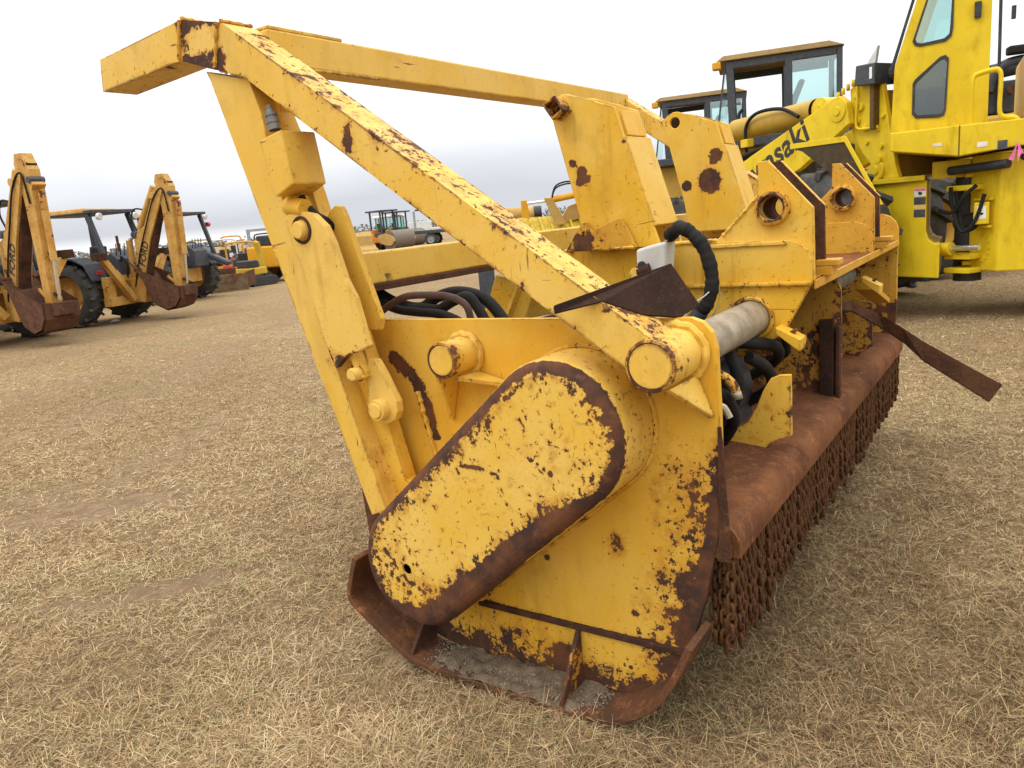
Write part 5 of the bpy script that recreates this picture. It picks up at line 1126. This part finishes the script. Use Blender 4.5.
# lift arms with lettering, tilt ram between them
ARML = [(.68, 2.365), (.72, 2.62), (.84, 2.72), (.955, 2.698), (2.503, 2.172), (3.3, 1.86), (4.3, .85), (4.05, .6), (3.1, 1.36), (1.52, 1.90)]
for y in (.02, -1.2): arm = MB().prism(ARML, y, y+.10, 1).build('lift_arm', YL, ld, .012)
armN = KIDS[ld.name][-2]
MB().lathe([(0, .13), (.012, .13), (.015, .12), (.015, .06), (.03, .05), (.03, 0)], (.86, .12, 2.54), (0, 1, 0), 30).build('arm_pivot', YL, armN)
dx, dz_ = (1.447-2.146), (2.376-2.058); L_ = math.hypot(dx, dz_); tx = (dx/L_, 0, dz_/L_); ty = (dz_/L_, 0, -dx/L_)
text_on('lettering', 'Kawasaki', .45, TEXTM, armN, (2.90, .1205, 1.56), tx, ty, (0, 1, 0), extrude=.001, offset=.011, space=1.03)
ram = MB(); ram.lathe([(0, .165), (1.75, .165), (1.78, .14), (1.78, 0)], (1.80, -.45, 2.67), (1, 0, -.02), 28); ram.build('tilt_ram', paint('ram_paint', (.46, .30, .045), (.40, .25, .04), thr=1.5, spots=1.4, edges=0), ld)
MB().cyl((3.57, -.45, 2.63), (4.4, -.45, 2.60), .08, 14).build('ram_rod', CHROME, ld)
b_ = MB(); b_.lathe([(0, .15), (.26, .15), (.265, .12), (.27, .06), (.30, .055), (.30, 0)], (1.63, -.58, 2.67), (0, 1, 0), 26); b_.build('ram_eye', YL, ld)
MB().tube(spline([(1.95, -.25, 2.62), (2.3, -.25, 2.78), (2.8, -.25, 2.80), (3.05, -.25, 2.66), (3.08, -.25, 2.42), (3.05, -.25, 2.2)], 6), .026, 8).build('hydraulic_hose', RUBBER, ld)
for k in range(3): MB().tube(spline([(3.2, -.2-.09*k, 2.18), (2.6, -.2-.09*k, 2.28), (1.6, -.2-.09*k, 2.42)], 5), .04, 8).build('hydraulic_pipe', RUBBER, ld)
MB().box((2.95, -.3, 2.33), (3.12, -.18, 2.45)).build('pipe_clamp', YL, ld, .01)
for y in (.42,):
    MB().box((1.6, -.95, 1.6), (2.2, -.2, 2.2)).build('front_cross_tube', CHAR, ld, .03)
# front mudguard
def strip_y(path, y0, y1, t):
    m_ = MB(); n = len(path); vs = []
    for (dy, off) in ((y0, 0), (y1, 0), (y0, t), (y1, t)):
        for i, p in enumerate(path):
            a = Vector(path[max(i-1, 0)]); c = Vector(path[min(i+1, n-1)]); d = (c-a).normalized(); vs.append((p[0]+d.y*off, dy, p[1]-d.x*off if False else p[1]-abs(d.x)*off))
    fs = [(i, i+1, n+i+1, n+i) for i in range(n-1)]+[(2*n+i, 3*n+i, 3*n+i+1, 2*n+i+1) for i in range(n-1)]
    fs += [(i, 2*n+i, 2*n+i+1, i+1) for i in range(n-1)]+[(n+i, n+i+1, 3*n+i+1, 3*n+i) for i in range(n-1)]+[(0, n, 3*n, 2*n), (n-1, 3*n-1, 4*n-1, 2*n-1)]
    return m_.add(vs, fs)
MB().prism([(1.05, 2.14), (.17, 2.125), (-.335, 1.375), (.15, 1.62), (.85, 2.08)], .66, .70, 1).build('mudguard', plain('shaded_underside', (.055, .035, .012), .7), ld, .004)  # flat dark plate paints in the shade under the mudguard
MB().prism([(1.05, 2.19), (.145, 2.181), (-.397, 1.381), (-.340, 1.381), (.165, 2.115), (1.05, 2.13)], .702, .712, 1).build('mudguard_lip', YL, ld, .003)
# cab
CABP = [(-.065, 2.15), (-.105, 2.87), (-.33, 3.45), (-.52, 3.95), (-1.25, 3.95), (-1.25, 2.15)]
W1 = [(-.335, 3.12), (-.36, 3.075), (-.42, 3.055), (-.72, 3.065), (-.785, 3.11), (-.80, 3.20), (-.80, 3.80), (-.60, 3.80)]
W2 = [(-.345, 2.35), (-.345, 2.66), (-.37, 2.70), (-.66, 2.895), (-.72, 2.905), (-.760, 2.87), (-.745, 2.36), (-.725, 2.295), (-.66, 2.28), (-.39, 2.30)]
cab = MB().plate(CABP, .21, .25, .12, holes=[W1, W2], axis=1).build('cab', YL, ld)
MB().plate(CABP, -1.29, -1.25, .12, holes=[W1, W2], axis=1).build('cab_side', YL, cab)
def band(loop, t, y0, y1):
    c = Vector((sum(p[0] for p in loop)/len(loop), sum(p[1] for p in loop)/len(loop))); n = len(loop)
    inn = [(p[0]+(c.x-p[0])/((Vector(p)-c).length)*t, p[1]+(c.y-p[1])/((Vector(p)-c).length)*t) for p in loop]
    m_ = MB(); vs = [(p[0], y, p[1]) for y in (y0, y1) for lp in (loop, inn) for p in lp]
    fs = []
    for i in range(n):
        j = (i+1) % n
        fs += [(2*n+i, 2*n+j, 3*n+j, 3*n+i), (i, n+i, n+j, j), (i, j, 2*n+j, 2*n+i), (n+i, 3*n+i, 3*n+j, n+j)]
    return m_.add(vs, fs)
for wv_, m_ in ((W1, GLASS), (W2, GLASSD)):
    w_ = MB().prism(wv_, .226, .232, 1).build('window', m_, cab)
    c = (sum(p[0] for p in wv_)/len(wv_), sum(p[1] for p in wv_)/len(wv_)); out_ = [(p[0]+(p[0]-c[0])*.05, p[1]+(p[1]-c[1])*.04) for p in wv_]
    band(out_, .040, .2505, .262).build('window_seal', BLACK, w_)
    MB().prism(wv_, -1.272, -1.268, 1).build('window', GLASS, cab)
MB().box((-1.25, -1.249, 2.16), (-1.21, .209, 3.95)).build('cab_back', YL, cab); MB().box((-1.209, -1.249, 2.152), (-.11, .209, 2.19)).build('cab_floor', CHAR, cab)
MB().box((-1.35, -1.35, 3.951), (-.40, .32, 4.10)).build('cab_roof', YL, cab, .03)
MB().prism([(-.9, 2.2), (-.5, 2.2), (-.5, 2.65), (-.85, 2.65), (-.95, 3.3), (-1.05, 3.3)], -.75, -.25, 1).build('operator_seat', BLACK, cab, .04)
MB().add([(-.065, .248, 2.152), (-.065, -1.288, 2.152), (-.105, -1.288, 2.868), (-.105, .248, 2.868), (-.10, .24, 2.152), (-.10, -1.28, 2.152), (-.13, -1.28, 2.868), (-.13, .24, 2.868)], [(0, 1, 2, 3), (7, 6, 5, 4), (0, 4, 5, 1), (1, 5, 6, 2), (2, 6, 7, 3), (3, 7, 4, 0)]).build('cab_front', YL, cab, .02)
ws = MB(); ws.add([(-.09, .20, 2.88), (-.09, -1.24, 2.88), (-.505, -1.24, 3.95), (-.505, .20, 3.95)], [(0, 1, 2, 3)]); wso = ws.build('windscreen', GLASSW, cab)
MB().bar((-.055, .225, 2.83), (-.47, .225, 3.95), .035, .055, (0, 1, 0)).build('windscreen_frame', BLACK, wso, .006)
MB().bar((-.055, -1.26, 2.83), (-.47, -1.26, 3.95), .035, .055, (0, 1, 0)).build('windscreen_frame', BLACK, wso, .006)
MB().box((-.115, -1.28, 2.80), (-.03, .245, 2.875)).build('windscreen_sill', BLACK, wso, .01)
MB().bar((-.06, -.1, 2.90), (-.28, .0, 3.50), .02, .02).build('wiper', BLACK, wso); MB().bar((-.07, .16, 2.92), (-.33, .14, 3.60), .02, .02).build('wiper', BLACK, wso)
MB().box((-1.13, .251, 3.24), (-1.05, .29, 3.40)).build('door_hinge', BLACK, cab, .006)
# platform under the cab with rail and labels
PLF = [(-.29, 2.149), (-.295, 1.95), (-1.13, 1.825), (-1.8, 1.87), (-3.6, 1.92), (-3.6, 2.13), (-1.125, 2.149)]
pf = MB().prism(PLF, -1.7, .50, 1).build('cab_platform', YL, ld, .012)
MB().box((-1.138, .5005, 1.83), (-1.122, .503, 2.145)).build('panel_joint', plain('joint_shadow', (.12, .08, .01), .7), pf)
for (x0, x1, z0, z1, m_) in ((-.93, -.82, 1.955, 1.985, LGREY), (-1.46, -1.34, 1.90, 1.95, STICK), (-1.685, -1.575, 1.855, 1.945, STICKD), (-1.565, -1.50, 1.86, 2.0, LEMON)):
    MB().box((x0, .5005, z0), (x1, .503, z1)).build('label', m_, pf)
MB().tube(spline([(-1.268, .40, 2.14), (-1.262, .44, 2.50), (-1.275, .44, 2.62), (-1.34, .44, 2.655), (-1.50, .44, 2.672), (-1.56, .44, 2.655), (-1.585, .44, 2.58), (-1.582, .44, 2.30), (-1.60, .44, 2.21), (-1.66, .44, 2.175), (-1.76, .44, 2.165), (-1.82, .44, 2.10)], 6), .028, 12).build('hand_rail', YL, pf)
MB().box((-3.5, -1.6, 2.149), (-1.9, .3, 2.9)).build('engine_hood', YL, pf, .05)
# rear frame with chamfered corner
RFP = [(-1.55, .30), (-3.9, .30), (-3.9, -1.5), (-1.25, -1.3), (-1.22, -.02)]
rfm = MB(); n = len(RFP); rfm.add([(p[0], p[1], z) for z in (.54, 1.823) for p in RFP], [tuple(reversed(range(n))), tuple(range(n, 2*n))]+[(i, (i+1) % n, n+(i+1) % n, n+i) for i in range(n)]); rfo = rfm.build('rear_frame', YL, ld, .015)
MB().box((-1.3, -1.2, .50), (-1.15, .02, .5399)).build('hinge_plate', YL, rfo, .006); MB().box((-1.21, -1.1, 1.60), (-.72, -.02, 1.80)).build('upper_hinge', YL, rfo, .015)
def onch(t, z, off=.01):   # point on the chamfer face, t from near corner to far corner
    a, b = Vector((-1.55, .30, z)), Vector((-1.22, -.02, z)); d = (b-a); nn = Vector((-d.y, d.x, 0)).normalized(); nn = nn if nn.x > 0 else -nn
    return a+d*t+nn*off
for z in (1.62, 1.44, .80, .62):
    MB().cyl(onch(.92, z, -.01), onch(1.05, z, .09), .03, 10).build('bolt_boss', YL, rfo)
for k in range(14):
    a = 2*math.pi*k/14; MB().cyl(onch(.5+.20*math.cos(a), .80+.15*math.sin(a), 0), onch(.5+.20*math.cos(a), .80+.15*math.sin(a), .014), .014, 8).build('bolt', YL, rfo)
c_ = onch(.45, 1.19, .08); cbx = MB().box((c_.x-.09, c_.y-.09, 1.07), (c_.x+.09, c_.y+.09, 1.31)).build('switch_box', YL, rfo, .01)
MB().box((c_.x+.0905, c_.y-.06, 1.12), (c_.x+.093, c_.y+.06, 1.27)).build('label', STICK, cbx); MB().box((c_.x-.05, c_.y+.0905, 1.13), (c_.x+.06, c_.y+.093, 1.27)).build('label', STICK, cbx)
MB().bar(onch(.15, 1.34, .05), onch(.75, 1.34, .05), .05, .025).build('step_bar', YL, rfo, .005); MB().bar(onch(.15, 1.04, .05), onch(.75, 1.04, .05), .05, .025).build('step_bar', YL, rfo, .005)
# articulation joint: hinges, steering ram, hoses, dark driveline
for z in (.52, .68, 1.45): MB().box((-.72, -.9, z), (-.40, -.25, z+.06)).build('hinge_leaf', YL, ld, .01)
MB().cyl((-.42, -.62, .40), (-.42, -.62, 1.78), .15, 18).build('hinge_pin', BLACK, ld)
MB().box((-.66, -.95, .92), (-.42, -.5, 1.75)).build('driveline_cover', BLACK, ld, .03)
MB().cyl((-.37, -.22, .80), (-.52, -.22, .805), .075, 14).build('ram_end', YL, ld); MB().cyl((-.50, -.22, .805), (-.86, -.22, .825), .032, 12).build('steering_rod', CHROME, ld)
MB().cyl((-.36, -.5, 1.06), (-.95, -.5, 1.25), .075, 14).build('drive_shaft', BLACK, ld)
for h in ([(-.36, -.2, 1.24), (-.55, -.2, 1.22), (-.66, -.2, 1.38), (-.74, -.3, 1.50)], [(-.50, -.2, 1.50), (-.52, -.2, 1.32), (-.60, -.2, 1.08), (-.68, -.2, 1.0), (-.78, -.25, 1.12), (-.84, -.3, 1.4)], [(-.52, -.25, 1.45), (-.58, -.25, 1.2), (-.64, -.25, 1.02), (-.74, -.3, 1.04), (-.82, -.3, 1.2)]):
    MB().tube(spline(h, 6), .022, 8).build('hydraulic_hose', RUBBER, ld)
for (a, b) in (((-.4, -.3, 1.68), (-1.1, -.3, 1.70)), ((-.38, -.55, 1.74), (-1.15, -.55, 1.76))): MB().cyl(a, b, .05, 10).build('hydraulic_pipe', BLACK, ld)
# pink ribbon tied at the platform corner
MB().add([(-1.80, .53, 1.92), (-1.74, .55, 1.80), (-1.70, .54, 1.74), (-1.76, .55, 1.72), (-1.84, .56, 1.80), (-1.80, .57, 1.70), (-1.87, .55, 1.78)], [(0, 1, 2, 3), (0, 4, 5), (0, 6, 4)]).build('ribbon', PINK, pf)
# the rear unit (cab, platform, engine, rear axle) is steered 39 degrees round the joint
pv, sa = Vector((-.07, .25, 0)), R(39)
for o, sh in [(cab, 0), (pf, .21), (rfo, .12)]+[(o, -.5) for o in rw]:
    o.scale = (.8 if o not in rw else 1, 1, 1); m3 = Matrix.Rotation(sa, 3, 'Z') @ Matrix.Diagonal(o.scale)
    o.rotation_euler = (0, 0, sa); o.location = pv-m3 @ (pv-Vector((sh, 0, 0)))
# bucket on the far end of the arms (hidden by the mulching head)
strip_y([(4.6, 1.25), (4.2, .9), (4.1, .35), (4.4, .12), (5.6, .08)], -2.0, .8, .05).build('loader_bucket', YL, ld)

# ---------------------------------------------------------------- two more loaders with glazed cabs behind it
l2 = empty('wheel_loader', (4.19, 14, 0), R(162)); tag(l2, 'wheel loader behind, whose dark open framed glass cab stands above the lift arm', 'wheel loader', 'glass cab loaders behind')
cf = MB(); cf.box((-1.85, -1.5, 2.45), (.25, .0, 2.62)); cb2 = cf.build('cab_base', CHAR, l2, .02)
POST2 = {'a': ((-.06, 0, 2.62), (-.02, 0, 3.88)), 'b': ((-.98, 0, 2.62), (-.98, 0, 3.88)), 'c': ((-1.78, 0, 2.62), (-1.78, 0, 3.90))}
for (a, b), wd_ in ((POST2['a'], .13), (POST2['b'], .12), (POST2['c'], .09)):
    for y in (-.05, -1.45): MB().bar((a[0], y, a[2]), (b[0], y, b[2]), .09, wd_, (1, 0, 0)).build('cab_post', CHAR, cb2, .012)
for y in (-.05, -1.45):
    MB().bar((-1.72, y, 3.83), (-.05, y, 3.82), .08, .12).build('cab_header', CHAR, cb2, .01); MB().bar((-1.72, y, 2.68), (-.05, y, 2.68), .08, .12).build('cab_sill', CHAR, cb2, .01)
MB().box((-.93, -.045, 2.70), (-.90, -.02, 3.7)).build('door_edge', CHAR, cb2)
MB().prism([(-1.02, 2.74), (-1.74, 2.74), (-1.74, 3.77), (-1.02, 3.77)], -.06, -.052, 1).build('side_window', GLASS, cb2)
g_ = MB(); g_.add([(.22, -.02, 2.62), (.22, -1.48, 2.62), (.05, -1.45, 3.86), (.05, -.05, 3.86)], [(0, 1, 2, 3)]); g_.build('windscreen', GLASS, cb2)
MB().bar((.22, -.03, 2.62), (.05, -.05, 3.86), .03, .03, (0, 1, 0)).build('windscreen_edge', CHAR, cb2)
rf2 = MB(); rf2.add([(-1.86, .05, 3.895), (.20, .05, 3.895), (.20, -1.55, 3.895), (-1.86, -1.55, 3.895), (-1.62, -.02, 4.0), (.08, -.02, 3.99), (.08, -1.48, 3.99), (-1.62, -1.48, 4.0)], [(3, 2, 1, 0), (4, 5, 6, 7), (0, 1, 5, 4), (1, 2, 6, 5), (2, 3, 7, 6), (3, 0, 4, 7)])
rf2o = rf2.build('cab_roof', paint('roof_tan', (.26, .16, .05), (.20, .12, .04), thr=.9, spots=.9, edges=0), cb2, .02)
MB().box((.12, -.12, 3.77), (.26, .06, 3.894)).build('work_lamp', OY, rf2o, .02); MB().box((.2605, -.10, 3.79), (.265, .04, 3.88)).build('lamp_lens', LENS, rf2o)
MB().prism([(-.6, 2.63), (-1.1, 2.63), (-1.08, 3.0), (-1.28, 3.5), (-1.18, 3.52), (-.98, 3.08), (-.6, 3.0)], -1.0, -.5, 1).build('operator_seat', CHAR, cb2, .04)
MB().tube(spline([(-.25, -.5, 2.63), (-.15, -.5, 3.0), (-.22, -.5, 3.12)], 4), .03, 8).build('steering_column', BLACK, cb2)
L2P = paint('loader_tan_paint', (.55, .33, .06), (.50, .30, .05), thr=.95, spots=.95, edges=0)
MB().prism([(-1.9, 1.0), (-5.0, 1.0), (-5.0, 2.30), (-4.6, 2.55), (-1.9, 2.44)], -1.35, -.15, 1).build('engine_hood', L2P, l2, .05)
MB().box((-3.1, -.149, 1.05), (-2.62, -.12, 2.05)).build('side_grille', plain('dark_grille', (.07, .045, .03), .7), l2, .01)
MB().prism([(1.5, .6), (-4.8, .6), (-4.8, .999), (-1.8, .999), (-1.8, 2.449), (.2, 2.449), (.4, 1.4), (1.5, 1.3)], -1.2, -.3, 1).build('body', L2P, l2, .03)
MB().box((-3.75, -.1499, .45), (-3.2, .05, 1.55)).build('side_box', L2P, l2, .03)
for x in (.9, -3.0):
    for y in (.35, -1.85): wheel(l2, (x, y, .85), .85, .6, rim_mat=L2P, lugs=12)
MB().prism([(1.3, 2.2), (1.5, 2.0), (3.3, .5), (3.5, .7)], -.4, -.25, 1).build('lift_arm', L2P, l2, .02)
eng = MB(); eng.box((-4.55, -1.2, 2.552), (-4.0, -.25, 3.05)); eng.lathe([(0, .12), (.9, .12), (.95, .06), (.95, 0)], (-4.05, -.3, 3.20), (-1, 0, .12), 18); eng.build('engine', BLACK, l2, .03)
MB().tube(spline([(-4.02, -.25, 2.9), (-4.10, -.25, 3.15), (-4.30, -.25, 3.30), (-4.7, -.25, 3.33)], 6), .09, 12).build('air_intake', BLACK, l2)
MB().cyl((-4.16, -.2, 2.55), (-4.13, -.2, 4.6), .025, 10).build('mirror_post', BLACK, l2); MB().bar((-4.32, -.2, 3.95), (-4.32, -.2, 4.15), .05, .06, (1, 0, 0)).build('mirror', BLACK, l2, .01)
MB().cyl((-4.32, -.14, 2.88), (-4.32, -.05, 2.88), .07, 14).build('red_cap', RUST, l2)
MB().box((-4.9, -.3, 3.42), (-4.25, -.1, 3.55)).build('exhaust_pipe', RUBBER, l2, .03)
l3 = copy_tree(l2); l3.location = (2.15+1.9, 18.6, 0); l3.rotation_euler = (0, 0, R(163)); l3['label'] = 'farthest wheel loader, only its cab top seen left of the open framed cab'
for o in list(KIDS[l3.name]):
    if o.name.split('.')[0] in ('mirror_post', 'mirror', 'air_intake', 'exhaust_pipe'):
        KIDS[l3.name].remove(o); bpy.data.objects.remove(o)
